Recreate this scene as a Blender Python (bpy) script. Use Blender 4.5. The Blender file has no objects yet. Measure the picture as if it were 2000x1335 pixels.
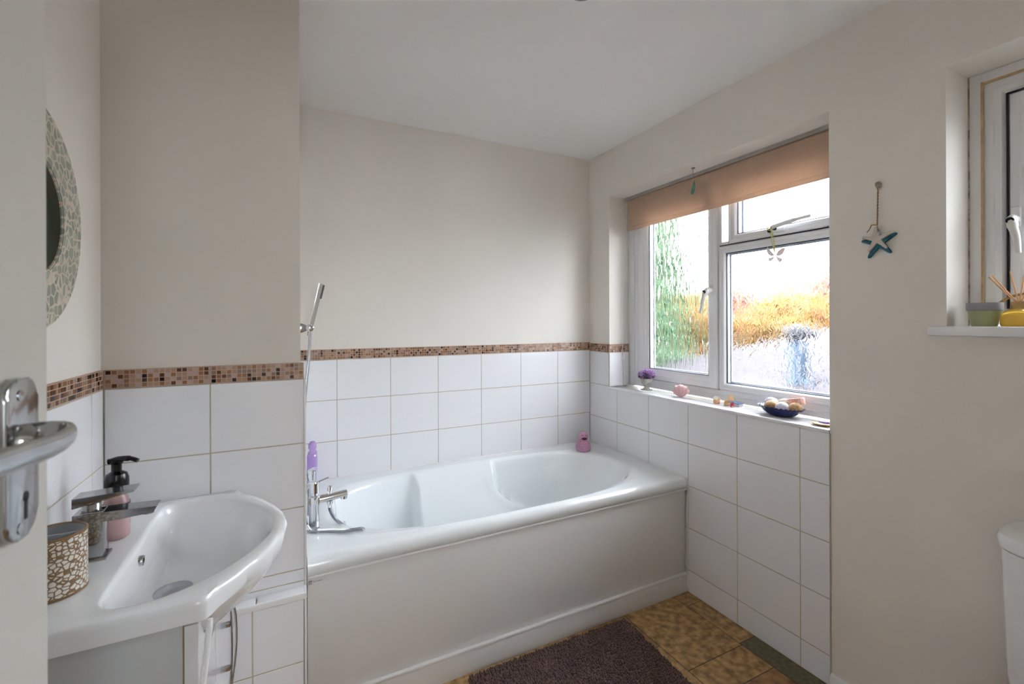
import bpy, bmesh, math, random
from mathutils import Vector, Matrix
random.seed(7)
S = bpy.context.scene
COL = S.collection
PI = math.pi
def V(*a): return Vector(a)

# ------------------------------------------------------------------ materials
def srgb(r, g, b):
    f = lambda c: ((c/255)/12.92 if c/255 <= .04045 else (((c/255)+.055)/1.055)**2.4)
    return (f(r), f(g), f(b), 1)
MATS = {}
def mat(name, c, rough=.5, metal=0, var=.04, vscale=6, bump=0, bscale=30, spec=.5, trans=0, ior=1.45, coat=0, stretch=None, emis=None, sheen=0, transl=0, alpha=None, c2=None, bdist=.002, det=4):
    if name in MATS: return MATS[name]
    m = bpy.data.materials.new(name); m.use_nodes = True
    nt = m.node_tree; N = nt.nodes; L = nt.links
    b = N['Principled BSDF']; out = N['Material Output']
    tc = N.new('ShaderNodeTexCoord'); mp = N.new('ShaderNodeMapping'); L.new(tc.outputs['Object'], mp.inputs[0])
    if stretch: mp.inputs['Scale'].default_value = stretch
    nz = N.new('ShaderNodeTexNoise'); nz.inputs['Scale'].default_value = vscale; nz.inputs['Detail'].default_value = 4
    L.new(mp.outputs[0], nz.inputs['Vector'])
    nz.inputs['Detail'].default_value = det
    cr = N.new('ShaderNodeValToRGB'); cr.color_ramp.elements[0].position = .3 if not c2 else .33; cr.color_ramp.elements[1].position = .7 if not c2 else .67
    lo = [max(0, x*(1-var)) for x in c[:3]]+[1]; hi = [min(1, x*(1+var)) for x in c[:3]]+[1]
    if c2: lo, hi = c, c2
    cr.color_ramp.elements[0].color = lo; cr.color_ramp.elements[1].color = hi
    L.new(nz.outputs['Fac'], cr.inputs[0]); L.new(cr.outputs[0], b.inputs['Base Color'])
    b.inputs['Roughness'].default_value = rough; b.inputs['Metallic'].default_value = metal
    b.inputs['Specular IOR Level'].default_value = spec; b.inputs['Transmission Weight'].default_value = trans
    b.inputs['IOR'].default_value = ior; b.inputs['Coat Weight'].default_value = coat; b.inputs['Sheen Weight'].default_value = sheen
    if bump:
        n2 = N.new('ShaderNodeTexNoise'); n2.inputs['Scale'].default_value = bscale; n2.inputs['Detail'].default_value = 3
        L.new(mp.outputs[0], n2.inputs['Vector'])
        bp = N.new('ShaderNodeBump'); bp.inputs['Strength'].default_value = bump; bp.inputs['Distance'].default_value = bdist
        L.new(n2.outputs['Fac'], bp.inputs['Height']); L.new(bp.outputs[0], b.inputs['Normal'])
    if emis: b.inputs['Emission Color'].default_value = c; b.inputs['Emission Strength'].default_value = emis
    if transl:
        t = N.new('ShaderNodeBsdfTranslucent'); L.new(cr.outputs[0], t.inputs[0])
        mx = N.new('ShaderNodeMixShader'); mx.inputs[0].default_value = transl
        L.new(b.outputs[0], mx.inputs[1]); L.new(t.outputs[0], mx.inputs[2]); L.new(mx.outputs[0], out.inputs[0])
    MATS[name] = m
    return m

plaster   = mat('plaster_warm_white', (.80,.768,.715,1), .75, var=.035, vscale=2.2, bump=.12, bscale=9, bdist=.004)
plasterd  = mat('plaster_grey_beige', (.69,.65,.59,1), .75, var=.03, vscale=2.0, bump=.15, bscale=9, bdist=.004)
ceilm     = mat('ceiling_white', (.86,.85,.84,1), .8, var=.015, vscale=2)
tilem     = mat('white_glazed_tile', (.83,.835,.86,1), .09, var=.012, vscale=3, bump=.05, bscale=6, bdist=.003)
groutm    = mat('tile_grout', srgb(188,178,160), .8, var=.06, vscale=14)
mosbase   = mat('mosaic_grout', srgb(186,156,138), .6)
MOS = [mat('mosaic_sand', srgb(170,140,118), .25), mat('mosaic_tan', srgb(142,102,70), .25), mat('mosaic_grey_brown', srgb(134,112,102), .25),
       mat('mosaic_brown', srgb(92,56,30), .25), mat('mosaic_black', srgb(38,22,18), .2), mat('mosaic_pale', srgb(184,162,152), .25)]
MOSW = [.30,.24,.17,.10,.08,.11]
trimw     = mat('white_trim_plastic', (.80,.80,.80,1), .3)
upvc      = mat('white_upvc', (.82,.83,.85,1), .25, var=.01)
gasket    = mat('black_gasket', (.012,.012,.02,1), .5)
acryl     = mat('white_bath_acrylic', (.83,.865,.885,1), .07, var=.006, coat=.3)
panelm    = mat('bath_panel_white', (.74,.735,.73,1), .28, var=.01)
ceram     = mat('white_ceramic', (.82,.84,.86,1), .06, var=.006, coat=.4)
chrome    = mat('polished_chrome', (.72,.74,.76,1), .06, 1, var=.02)
chromed   = mat('dark_chrome', (.42,.43,.45,1), .14, 1, var=.05)
dimchr   = mat('dim_reflection_chrome', (.42,.43,.44,1), .12, 1, var=.10, vscale=30)  # base colour darkened to stand in for dim surroundings reflected in the metal
ribbed    = mat('chrome_hose', (.55,.57,.60,1), .22, 1, var=.05)
doorp     = mat('cream_door_paint', (.60,.575,.53,1), .5, var=.015, vscale=3)
black     = mat('black_plastic', (.008,.008,.009,1), .2)
dark      = mat('dark_hole', (.01,.01,.012,1), .6)
vanm      = mat('vanity_white_gloss', (.70,.70,.72,1), .12, var=.01)
vans      = mat('vanity_side_grey', (.50,.52,.52,1), .35, var=.015)

def glass_mat(name, sc, strength, dist, stretch):
    m = bpy.data.materials.new(name); m.use_nodes = True; nt = m.node_tree; N = nt.nodes; L = nt.links
    for n in list(N): N.remove(n)
    out = N.new('ShaderNodeOutputMaterial'); g = N.new('ShaderNodeBsdfRefraction'); gl = N.new('ShaderNodeBsdfGlossy'); mx = N.new('ShaderNodeMixShader')
    fr = N.new('ShaderNodeFresnel'); fr.inputs[0].default_value = 1.2
    g.inputs['IOR'].default_value = 1.45; g.inputs['Roughness'].default_value = 0; gl.inputs['Roughness'].default_value = .02
    tc = N.new('ShaderNodeTexCoord'); mp = N.new('ShaderNodeMapping'); mp.inputs['Scale'].default_value = stretch
    nz = N.new('ShaderNodeTexNoise'); nz.inputs['Scale'].default_value = sc; nz.inputs['Detail'].default_value = 1.5; nz.inputs['Distortion'].default_value = .6
    bp = N.new('ShaderNodeBump'); bp.inputs['Strength'].default_value = strength; bp.inputs['Distance'].default_value = dist
    L.new(tc.outputs['Object'], mp.inputs[0]); L.new(mp.outputs[0], nz.inputs['Vector']); L.new(nz.outputs['Fac'], bp.inputs['Height'])
    L.new(bp.outputs[0], g.inputs['Normal']); L.new(bp.outputs[0], gl.inputs['Normal'])
    L.new(fr.outputs[0], mx.inputs[0]); L.new(g.outputs[0], mx.inputs[1]); L.new(gl.outputs[0], mx.inputs[2]); L.new(mx.outputs[0], out.inputs[0])
    return m
glass_ripple = glass_mat('rippled_glass', 42, 1.0, .0030, (0, 1.0, .25))
glass_hammer = glass_mat('hammered_glass', 36, 1.0, .0023, (0, 1.0, .85))
glass_clear  = glass_mat('obscure_glass', 20, .2, .0003, (0, 1, 1))

# ------------------------------------------------------------------ mesh helpers
def box(bm, x0, x1, y0, y1, z0, z1, bev=0, mi=0, seg=2):
    v = [bm.verts.new((x, y, z)) for x in (x0, x1) for y in (y0, y1) for z in (z0, z1)]
    fs = [bm.faces.new([v[i] for i in f]) for f in ((0,1,3,2),(4,6,7,5),(0,4,5,1),(2,3,7,6),(0,2,6,4),(1,5,7,3))]
    for f in fs: f.material_index = mi
    if bev:
        es = {e for f in fs for e in f.edges}
        r = bmesh.ops.bevel(bm, geom=list(es), offset=bev, segments=seg, profile=.5, affect='EDGES')
        for f in r['faces']: f.material_index = mi
    return v
def loft(bm, rings, close=True, cap0=False, cap1=False, mi=0):
    R = [[bm.verts.new(p) for p in r] for r in rings]
    for a, b in zip(R, R[1:]):
        n = len(a)
        for i in range(n if close else n-1):
            j = (i+1) % n
            try: bm.faces.new((a[i], a[j], b[j], b[i])).material_index = mi
            except ValueError: pass
    if cap0: bm.faces.new(list(reversed(R[0]))).material_index = mi
    if cap1: bm.faces.new(R[-1]).material_index = mi
    return R
def lathe(bm, prof, c=(0,0,0), seg=40, axis='Z', mi=0, cap0=True, cap1=True, sx=1, sy=1):
    rings = []
    for r, h in prof:
        ring = []
        for i in range(seg):
            a = 2*PI*i/seg; u, w = r*math.cos(a)*sx, r*math.sin(a)*sy
            p = {'Z': (u, w, h), 'X': (h, u, w), 'Y': (w, h, u)}[axis]
            ring.append((c[0]+p[0], c[1]+p[1], c[2]+p[2]))
        rings.append(ring)
    return loft(bm, rings, True, cap0, cap1, mi)
def tube(bm, pts, r, seg=12, mi=0, cap=True, sy=1.0):
    pts = [Vector(p) for p in pts]; n = len(pts)
    T = [(pts[min(i+1, n-1)]-pts[max(i-1, 0)]).normalized() for i in range(n)]
    up = V(0,0,1) if abs(T[0].z) < .9 else V(1,0,0)
    u = (up-T[0]*up.dot(T[0])).normalized(); rings = []
    for i in range(n):
        u = (u-T[i]*u.dot(T[i])).normalized(); w = T[i].cross(u)
        rr = r[i] if isinstance(r, (list, tuple)) else r
        rings.append([pts[i]+u*rr*math.cos(2*PI*k/seg)+w*rr*sy*math.sin(2*PI*k/seg) for k in range(seg)])
    return loft(bm, rings, True, cap, cap, mi)
def spline(P, n=12):
    P = [Vector(p) for p in P]; Q = [P[0]*2-P[1]]+P+[P[-1]*2-P[-2]]; out = []
    for i in range(1, len(Q)-2):
        for k in range(n):
            t = k/n; a, b, c, d = Q[i-1], Q[i], Q[i+1], Q[i+2]
            out.append(.5*((2*b)+(c-a)*t+(2*a-5*b+4*c-d)*t*t+(3*b-a-3*c+d)*t**3))
    return out+[P[-1]]
def prism(bm, outline, axis, a, b, bev=0, mi=0):
    def pt(u, w, h): return {'X': (h, u, w), 'Y': (u, h, w), 'Z': (u, w, h)}[axis]
    R = loft(bm, [[pt(u, w, a) for u, w in outline], [pt(u, w, b) for u, w in outline]], True, True, True, mi)
    if bev:
        es = set()
        for r in R:
            for i in range(len(r)):
                e = bm.edges.get((r[i], r[(i+1) % len(r)]))
                if e: es.add(e)
        bmesh.ops.bevel(bm, geom=list(es), offset=bev, segments=2, profile=.5, affect='EDGES')
def ball(bm, c, r, sub=3, s=(1,1,1), rot=None, mi=0):
    m = Matrix.Translation(c) @ (rot or Matrix.Identity(4)) @ Matrix.Diagonal((r*s[0], r*s[1], r*s[2], 1))
    g = bmesh.ops.create_icosphere(bm, subdivisions=sub, radius=1, matrix=m)
    for v in g['verts']:
        for f in v.link_faces: f.material_index = mi
def obj(name, bm, mats, parent=None, smooth=40, loc=None, label=None):
    me = bpy.data.meshes.new(name); bmesh.ops.recalc_face_normals(bm, faces=bm.faces)
    o = bpy.data.objects.new(name, me); COL.objects.link(o)
    off = Vector((0,0,0))
    p = parent
    while p is not None: off += p.location; p = p.parent
    if loc is not None and parent is None: off = Vector(loc)
    bmesh.ops.translate(bm, verts=bm.verts, vec=-off)
    bm.to_mesh(me); bm.free()
    for m in (mats if isinstance(mats, (list, tuple)) else [mats]): me.materials.append(m)
    if smooth is not None:
        for pl in me.polygons: pl.use_smooth = True
        me.set_sharp_from_angle(angle=math.radians(smooth))
    if parent: o.parent = parent
    elif loc is not None: o.location = loc
    if label: o['label'] = label
    return o
def tag(o, label, cat, group=None):
    o['label'] = label; o['category'] = cat
    if group: o['group'] = group
    return o
def thing(name, label, cat, loc, group=None):
    o = bpy.data.objects.new(name, None); o.empty_display_size = .05; COL.objects.link(o); o.location = loc
    return tag(o, label, cat, group)
def struct(name, bm, m, loc=(0,0,0), smooth=40):
    o = obj(name, bm, m, None, smooth, loc); o['kind'] = 'structure'; return o
def sempty(name, loc):
    o = bpy.data.objects.new(name, None); o.empty_display_size = .1; COL.objects.link(o); o.location = loc; o['kind'] = 'structure'; return o
B = bmesh.new

# ------------------------------------------------------------------ camera
cam = bpy.data.cameras.new('camera'); co = bpy.data.objects.new('camera', cam); COL.objects.link(co); S.camera = co
cam.sensor_width = 36; cam.lens = 885.1364/2000*36; cam.shift_y = -39.5942/2000; cam.clip_start = .02
yaw, roll = math.radians(26.7082), math.radians(-.1859)
fw = V(math.sin(yaw), math.cos(yaw), 0); rt = V(math.cos(yaw), -math.sin(yaw), 0); up = V(0,0,1)
r2 = rt*math.cos(roll)+up*math.sin(roll); u2 = -rt*math.sin(roll)+up*math.cos(roll)
M = Matrix((r2, u2, -fw)).transposed().to_4x4(); M.translation = V(-.0691, 0, 1.3236); co.matrix_world = M
cam.dof.use_dof = True; cam.dof.focus_distance = 1.9; cam.dof.aperture_fstop = 6.3

# ------------------------------------------------------------------ room
XW, YB, YS, XL, ZC, YE = 1.702, 2.396, 1.552, -.500, 2.366, -.24
XN = -.024        # right edge of the partition beside the bath
def wall_x(bm, X0, X1, ys, zs, holes):
    for a, b in zip(ys, ys[1:]):
        for c, d in zip(zs, zs[1:]):
            if any(h[0] <= a and b <= h[1] and h[2] <= c and d <= h[3] for h in holes): continue
            box(bm, X0, X1, a, b, c, d)
    bmesh.ops.remove_doubles(bm, verts=bm.verts, dist=1e-5)
    # drop internal faces
    seen = {}
    for f in list(bm.faces):
        k = tuple(sorted(v.index for v in f.verts)); seen.setdefault(k, []).append(f)
def fix_internal(bm):
    bm.verts.index_update(); seen = {}
    for f in bm.faces: seen.setdefault(tuple(sorted(v.index for v in f.verts)), []).append(f)
    bmesh.ops.delete(bm, geom=[f for L in seen.values() if len(L) > 1 for f in L], context='FACES_ONLY')
W1 = (.953, 2.200, .915, 2.084); W2 = (.12, .627, 1.277, 2.084)
bm = B(); wall_x(bm, XW, XW+.30, [YE-.2, W2[0], W2[1], W1[0], W1[1], YB+.2], [-.1, W1[2], W2[2], W1[3], ZC+.1],
                 [(W1[0], W1[1], W1[2], W1[3]), (W2[0], W2[1], W2[2], W2[3])])
fix_internal(bm); wr = struct('wall_right', bm, plaster)
bm = B(); box(bm, -.30, XW, YB, YB+.2, -.1, ZC+.1); wb = struct('wall_back', bm, plaster)
bm = B(); box(bm, XL-.2, XL, YE-.2, YB+.2, -.1, ZC+.1); wl = struct('wall_left', bm, plaster)
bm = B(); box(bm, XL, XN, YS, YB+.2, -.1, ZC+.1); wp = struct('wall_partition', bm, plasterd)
bm = B()
for a, b, z0, z1 in ((XL, -.30, -.1, ZC+.1), (.50, XW, -.1, ZC+.1), (-.30, .50, 2.03, ZC+.1)): box(bm, a, b, YE-.1, YE, z0, z1)
we = struct('wall_entrance', bm, plaster)
bm = B()   # the hallway the picture was taken from
box(bm, -1.0, -.9, -1.6, YE-.1, -.1, ZC+.1); box(bm, 1.3, 1.4, -1.6, YE-.1, -.1, ZC+.1); 
for a, b, c, d in ((-1.0, -.10, -.1, ZC+.1), (.35, 1.4, -.1, ZC+.1), (-.10, .35, -.1, 1.25), (-.10, .35, 1.95, ZC+.1)): box(bm, a, b, -1.7, -1.6, c, d)  # the gap in this end wall is added to let in fill light
struct('wall_hallway', bm, plaster)
bm = B(); box(bm, -1.0, XW+.3, -1.7, YB+.2, ZC, ZC+.1); struct('ceiling', bm, ceilm)

# --- floor: vinyl in stone-look pieces
stone = mat('vinyl_stone_gold', srgb(128,98,60), .4, vscale=34, det=10, c2=srgb(200,162,108), bump=.3, bscale=40)
stone2 = mat('vinyl_stone_brown', srgb(116,84,52), .4, vscale=28, det=10, c2=srgb(182,140,92), bump=.3, bscale=36)
stoneg = mat('vinyl_stone_moss', srgb(86,80,56), .5, vscale=60, c2=srgb(112,106,78), bump=.2, bscale=60)
joint = mat('vinyl_joint', srgb(44,32,22), .6)
bm = B(); box(bm, -1.0, XW+.2, -1.7, YB+.2, -.1, -.0006, mi=3)
xs = [-1.0]+[1.60-.305*k for k in range(7, -1, -1)]+[1.72]
for ci, (x0, x1) in enumerate(zip(xs, xs[1:])):
    off = 1.235 if ci % 2 else 1.517
    ys = sorted([off-.41*k for k in range(0, 8)]+[off-.41*k-.135 for k in range(0, 8)]+[off+.41, off+.82])
    if x1 > 1.65: ys = [-1.7, .2, .6, .9, 1.245, 1.517, 2.4]
    for k, (a, b) in enumerate(zip(ys, ys[1:])):
        small = (b-a) < .2
        mi = 2 if (x1 > 1.65 and b <= 1.25) else random.choice([0, 0, 1])
        g = .0016
        x0c = x0
        box(bm, max(x0c, -1)+g, min(x1, 1.9)-g, a+g, min(b, 2.5)-g, -.001, 0, mi=mi)
struct('floor', bm, [stone, stone2, stoneg, joint], smooth=None)

# ------------------------------------------------------------------ tiles
def to3(plane, p, off, u, z):
    # plane: 'Y-' faces -Y at y=p ; 'X-' faces -X at x=p ; 'X+' faces +X
    if plane == 'Y-': return (u, p-off, z)
    if plane == 'X-': return (p-off, u, z)
    return (p+off, u, z)
def slab(bm, plane, p, u0, u1, z0, z1, o0, o1, bev=0, mi=0):
    a = to3(plane, p, o0, u0, z0); b = to3(plane, p, o1, u1, z1)
    box(bm, min(a[0], b[0]), max(a[0], b[0]), min(a[1], b[1]), max(a[1], b[1]), z0, z1, bev, mi, 1)
def tiling(parent, plane, p, us, zs, thick=.0072, holes=()):
    """plain tiles on a grout bed; us, zs are the joint lines"""
    bm = B(); g = .0017
    gb = B()
    for u0, u1 in zip(us, us[1:]):
        for z0, z1 in zip(zs, zs[1:]):
            rects = [(u0, u1, z0, z1)]
            for h in holes:
                nr = []
                for (a, b, c, d) in rects:
                    if b <= h[0] or a >= h[1] or d <= h[2] or c >= h[3]: nr.append((a, b, c, d)); continue
                    if a < h[0]: nr.append((a, h[0], c, d))
                    if b > h[1]: nr.append((h[1], b, c, d))
                    aa, bb = max(a, h[0]), min(b, h[1])
                    if c < h[2]: nr.append((aa, bb, c, h[2]))
                    if d > h[3]: nr.append((aa, bb, h[3], d))
                rects = nr
            for (a, b, c, d) in rects:
                if b-a < .006 or d-c < .006: continue
                ga = g if a == u0 else 0; gb_ = g if b == u1 else 0; gc = g if c == z0 else 0; gd = g if d == z1 else 0
                slab(bm, plane, p, a+ga, b-gb_, c+gc, d-gd, .0005, thick, .0009)
                slab(gb, plane, p, a, b, c, d, .0002, thick-.0010)
    obj('tiling', bm, tilem, parent, 30); obj('tile_grout', gb, groutm, parent, None)
def mosaic(parent, plane, p, segs, z0, z1, ncol=20, thick=.0076):
    bm = B()
    h = (z1-z0); cell = h/4.35; q = cell*.80
    for u0, u1 in segs:
        slab(bm, plane, p, u0+.0010, u1-.0010, z0+.0008, z1-.0008, .0003, thick-.0008, 0, 0)
        n = max(1, round((u1-u0-.004)/(h/4.1))); cw = (u1-u0-.005)/n
        for i in range(n):
            for j in range(4):
                uc = u0+.0025+cw*(i+.5); zc = z0+.0022+(h-.0044)*(j+.5)/4
                mi = 1+random.choices(range(6), MOSW)[0]
                slab(bm, plane, p, uc-cw*.39, uc+cw*.39, zc-q/2, zc+q/2, .001, thick, 0, mi)
    obj('mosaic_border', bm, [mosbase]+MOS, parent, None)
# back wall
bx = [-.012, .1636, .4256, .6810, .9358, 1.1915, 1.4500, 1.6945]
bz = [.50, .540, .7385, .9410, 1.1400]
tiling(wb, 'Y-', YB, bx, bz); mosaic(wb, 'Y-', YB, list(zip(bx, bx[1:])), 1.1400, 1.1915)
# window wall
rz = [.0, .108, .314, .5190, .7250, .9300, 1.1340]
ry = [.9500, 1.0560, 1.3265, 1.5950, 1.8630, 2.1250, 2.3880]
tiling(wr, 'X-', XW, ry, rz, holes=[(.94, 2.200, .9145, 1.2)])
mosaic(wr, 'X-', XW, [(2.2005, 2.388)], 1.1340, 1.1855)
# reveal at the far side of window 1
tiling(wr, 'Y-', 2.2, [1.696, 1.8, 1.85], [.928, 1.134]); mosaic(wr, 'Y-', 2.2, [(1.696, 1.8), (1.8, 1.85)], 1.1340, 1.1855)
# partition
px_ = [-.4925, -.2580, -.0140]; pz = [.0, .16, .36, .5250, .5620, .7540, .9502, 1.1490]
tiling(wp, 'Y-', YS, px_, pz); mosaic(wp, 'Y-', YS, list(zip(px_, px_[1:])), 1.1490, 1.2005)
# left wall
tiling(wl, 'X+', XL, [-.2, 0, .2, .45, .71, .965, 1.215, 1.4640, 1.5430], [.0, .16, .36, .5620, .7540, .9502, 1.1490])
mosaic(wl, 'X+', XL, list(zip([.45, .71, .965, 1.215, 1.4640], [.71, .965, 1.215, 1.4640, 1.5430])), 1.1490, 1.2005)
# corner bead on the tiled edge of the partition
bm = B(); box(bm, -.0150, -.0085, YS-.0095, YS+.0, .515, 1.149, .0012); box(bm, -.024, -.0085, YS-.006, YB-.01, .5, 1.149); struct('trim_1', bm, trimw)
# grout-coloured corner line between left wall and partition
# boxed-in pipes, tiled, at the foot of the partition
bm = B(); box(bm, XL, -.0165, 1.508, YS-.0075, 0, .5015); bo = struct('trim_2', bm, groutm)
tiling(bo, 'Y-', 1.508, [-.4925, -.1530, -.0175], [.0, .1, .3050, .4930], .0070)
bm = B()
for a, b in ((-.49, -.145), (-.142, -.0165)): box(bm, a, b, 1.5, YS-.0080, .5018, .5100, .0015)
obj('ledge_tile', bm, tilem, bo, 30)
bm = B(); box(bm, -.49, -.0120, 1.4965, 1.5035, .4935, .5112, .002); box(bm, -.0165, -.0100, 1.4985, YS-.009, .0, .5108, .001); obj('edge_bead', bm, trimw, bo)
# skirting and sills
bm = B()
prism(bm, [(XW-.0005, 0), (XW-.0005, .05), (XW-.006, .05), (XW-.014, .040), (XW-.014, 0)], 'Y', YE, .948); struct('baseboard_right', bm, trimw)
bm = B(); box(bm, 1.6945, 1.853, .9535, 2.1925, .9155, .9270, .0012); box(bm, 1.6905, 1.6955, .9500, 2.2, .9150, .9280, .002)
s1 = struct('trim_3', bm, tilem)
bm = B(); box(bm, 1.668, 1.853, .08, .662, 1.2775, 1.3055, .006); struct('trim_4', bm, upvc)
# silicone bead round the bath
bm = B(); tube(bm, [(-.005, 2.384, .556), (1.69, 2.384, .556)], .004, 8); tube(bm, [(1.690, 2.386, .556), (1.690, 1.60, .556)], .004, 8); tube(bm, [(1.691, 1.594, .54), (1.691, 1.594, .02)], .003, 8); struct('trim_5', bm, trimw)

# ------------------------------------------------------------------ windows
def ring(bm, prof, y0, y1, z0, z1, mi=0):
    rings = []
    for d, x in prof: rings.append([(x, y0+d, z0+d), (x, y1-d, z0+d), (x, y1-d, z1-d), (x, y0+d, z1-d)])
    loft(bm, rings, True, mi=mi)
def uprof(w, xf=1.855, xb=1.925):
    return [(0, xb), (0, xf+.004), (.004, xf), (w*.45, xf), (w*.5, xf+.003), (w*.80, xf+.003), (w, xf+.012), (w, xb), (0, xb)]
w1 = sempty('window_1', (1.86, 1.55, .93))
bm = B(); ring(bm, uprof(.058, 1.862, 1.935), .957, 2.155, .930, 2.082)
box(bm, 1.866, 1.930, 1.535, 1.568, .985, 2.03); box(bm, 1.866, 1.930, 1.0, 1.54, 1.680, 1.712)
box(bm, 1.853, 1.93, 2.152, 2.1995, .928, 2.083, .003); obj('window_frame', bm, upvc, w1)
bm = B(); box(bm, 1.863, 1.9, 2.0935, 2.0985, .985, 2.03); box(bm, 1.863, 1.9, 1.50, 1.5455, 1.6925, 1.6965); box(bm, 1.863, 1.9, 1.0, 1.50, 1.6925, 1.6965); box(bm, 1.860, 1.9, 1.4895, 1.4935, 1.70, 2.03); box(bm, 1.863, 1.9, 1.55, 2.09, .982, .985)
obj('gasket', bm, gasket, w1, None)
def sash(name, y0, y1, z0, z1, w, gm, xf=1.850):
    bm = B(); ring(bm, uprof(w, xf, 1.915), y0, y1, z0, z1); s = obj(name, bm, upvc, w1)
    bm = B(); a = w-.001; ring(bm, [(a, xf+.013), (a+.0045, xf+.014), (a+.0045, xf+.02), (a, xf+.02)], y0, y1, z0, z1); obj('gasket', bm, gasket, s, None)
    bm = B(); ring(bm, [(a+.001, 1.900), (a+.007, 1.900), (a+.009, 1.900), (a+.009, 1.908)], y0, y1, z0, z1); obj('glass_spacer', bm, mat('spacer_blue_grey', (.35,.38,.45,1), .4), s, None)
    bm = B(); box(bm, 1.884, 1.889, y0+w-.004, y1-w+.004, z0+w-.004, z1-w+.004); obj('pane', bm, gm, s, None)
    return s
ca = sash('casement_sash', 1.552, 2.093, .985, 2.032, .060, glass_ripple)
fx = sash('fixed_light', .985, 1.548, .985, 1.690, .034, glass_hammer, 1.857)
fl = sash('top_sash', .985, 1.488, 1.698, 2.032, .040, glass_clear, 1.852)
def handle(parent, c, sgn=-1, tip=(0, .03, -.115)):
    # c: centre of the spindle on the sash face
    bm = B(); box(bm, c[0]-.008, c[0]+.002, c[1]-.010, c[1]+.010, c[2]-.028, c[2]+.028, .004)
    h = obj('handle', bm, upvc, parent)
    bm = B(); p = Vector(c)
    P = spline([p+V(-.006, 0, 0), p+V(-.030, 0, -.002), p+V(-.046, tip[1]*.15, -.02), p+V(-.050, tip[1]*.5, tip[2]*.55), p+V(-.048, tip[1], tip[2])], 8)
    n = len(P); tube(bm, P, [.012+.004*math.sin(PI*min(1, i/n*1.6)) if i < n*.5 else .012-.006*(i-n*.5)/(n*.5) for i in range(n)], 14, sy=.75); obj('handle_lever', bm, mat('white_handle', (.72,.72,.70,1), .3), h)
    bm = B(); lathe(bm, [(.0, -.0225), (.0085, -.0225), (.0085, -.016)], (c[0]-.035, c[1]-.0, c[2]-.009), 20, 'X'); obj('lock_button', bm, black, h)
handle(ca, (1.851, 1.583, 1.478))
# handle of the top sash lies along the rail
bm = B(); box(bm, 1.838, 1.853, 1.205, 1.275, 1.706, 1.728, .005); hh = obj('handle', bm, upvc, fl)
bm = B(); tube(bm, spline([(1.832, 1.262, 1.722), (1.822, 1.24, 1.730), (1.818, 1.18, 1.738), (1.820, 1.12, 1.744), (1.822, 1.085, 1.746)], 8), [.011]*9+[.009]*12+[.007]*12, 12, sy=.7); obj('handle_lever', bm, upvc, hh)
bm = B(); lathe(bm, [(0, -.008), (.008, -.008), (.008, 0)], (1.828, 1.238, 1.722), 16, 'X'); lathe(bm, [(0, -.008), (.008, -.008), (.008, 0)], (1.830, 1.262, 1.716), 16, 'X'); obj('lock_button', bm, black, hh)
# sealant staining round window 2 and its frame
w_fill = sempty('hall_fill_opening', (.125, -1.65, 1.25))  # unseen opening behind the camera, added as a fill light source
bm = B()
for a, b, c, d in ((-.10, -.06, 1.25, 1.95), (.31, .35, 1.25, 1.95), (-.06, .31, 1.25, 1.29), (-.06, .31, 1.91, 1.95)): box(bm, a, b, -1.68, -1.63, c, d, .004)
obj('window_frame', bm, upvc, w_fill)
w2 = sempty('window_2', (1.86, .32, 1.31))
bm = B(); ring(bm, uprof(.050, 1.862, 1.935), .124, .596, 1.3065, 2.052)
box(bm, 1.853, 1.93, .594, .6265, 1.306, 2.083, .003); box(bm, 1.853, 1.93, .12, .596, 2.050, 2.083, .003); obj('window_frame', bm, upvc, w2)
bm = B(); ring(bm, [(0, 1.90), (0, 1.874), (.003, 1.871), (.022, 1.871), (.026, 1.875), (.050, 1.875), (.060, 1.884), (.060, 1.90)], .176, .543, 1.358, 2.000); s2 = obj('casement_sash', bm, upvc, w2)
bm = B(); box(bm, 1.864, 1.9, .5435, .5460, 1.357, 2.002); box(bm, 1.864, 1.9, .173, .1755, 1.357, 2.002); box(bm, 1.864, 1.9, .173, .546, 2.0005, 2.003); obj('gasket', bm, gasket, s2, None)
bm = B(); box(bm, 1.888, 1.893, .232, .487, 1.414, 1.945); obj('pane', bm, glass_clear, s2, None)
bm = B(); box(bm, 1.850, 1.857, .5925, .5975, 1.306, 2.055); box(bm, 1.850, 1.857, .12, .5975, 2.047, 2.053)
obj('sealant', bm, mat('stained_sealant', srgb(196,168,124), .6, var=.2, vscale=40), w2, None)
bm = B(); box(bm, 1.850, 1.8535, .6235, .6268, 1.306, 2.083); obj('mould_line', bm, mat('mouldy_sealant', srgb(205,196,180), .7, vscale=60, c2=srgb(140,120,100)), w2, None)
def handle2(parent):
    c = (1.871, .528, 1.628)
    bm = B(); box(bm, c[0]-.010, c[0]+.002, c[1]-.011, c[1]+.011, c[2]-.03, c[2]+.03, .005); h = obj('handle', bm, upvc, parent)
    bm = B(); P = spline([V(*c)+V(-.008, 0, -.008), V(*c)+V(-.030, 0, -.010), V(*c)+V(-.042, -.004, -.030), V(*c)+V(-.044, -.012, -.065), V(*c)+V(-.042, -.016, -.110)], 8)
    n = len(P); tube(bm, P, [.013+.003*math.sin(PI*i/n) if i < n*.5 else .014-.007*(i-n*.5)/(n*.5) for i in range(n)], 14, sy=.8); obj('handle_lever', bm, mat('white_handle', (.72,.72,.70,1), .3), h)
    bm = B(); lathe(bm, [(0, -.012), (.009, -.012), (.009, 0)], (c[0]-.040, c[1]-.001, c[2]-.014), 20, 'X'); obj('lock_button', bm, black, h)
handle2(s2)

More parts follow.
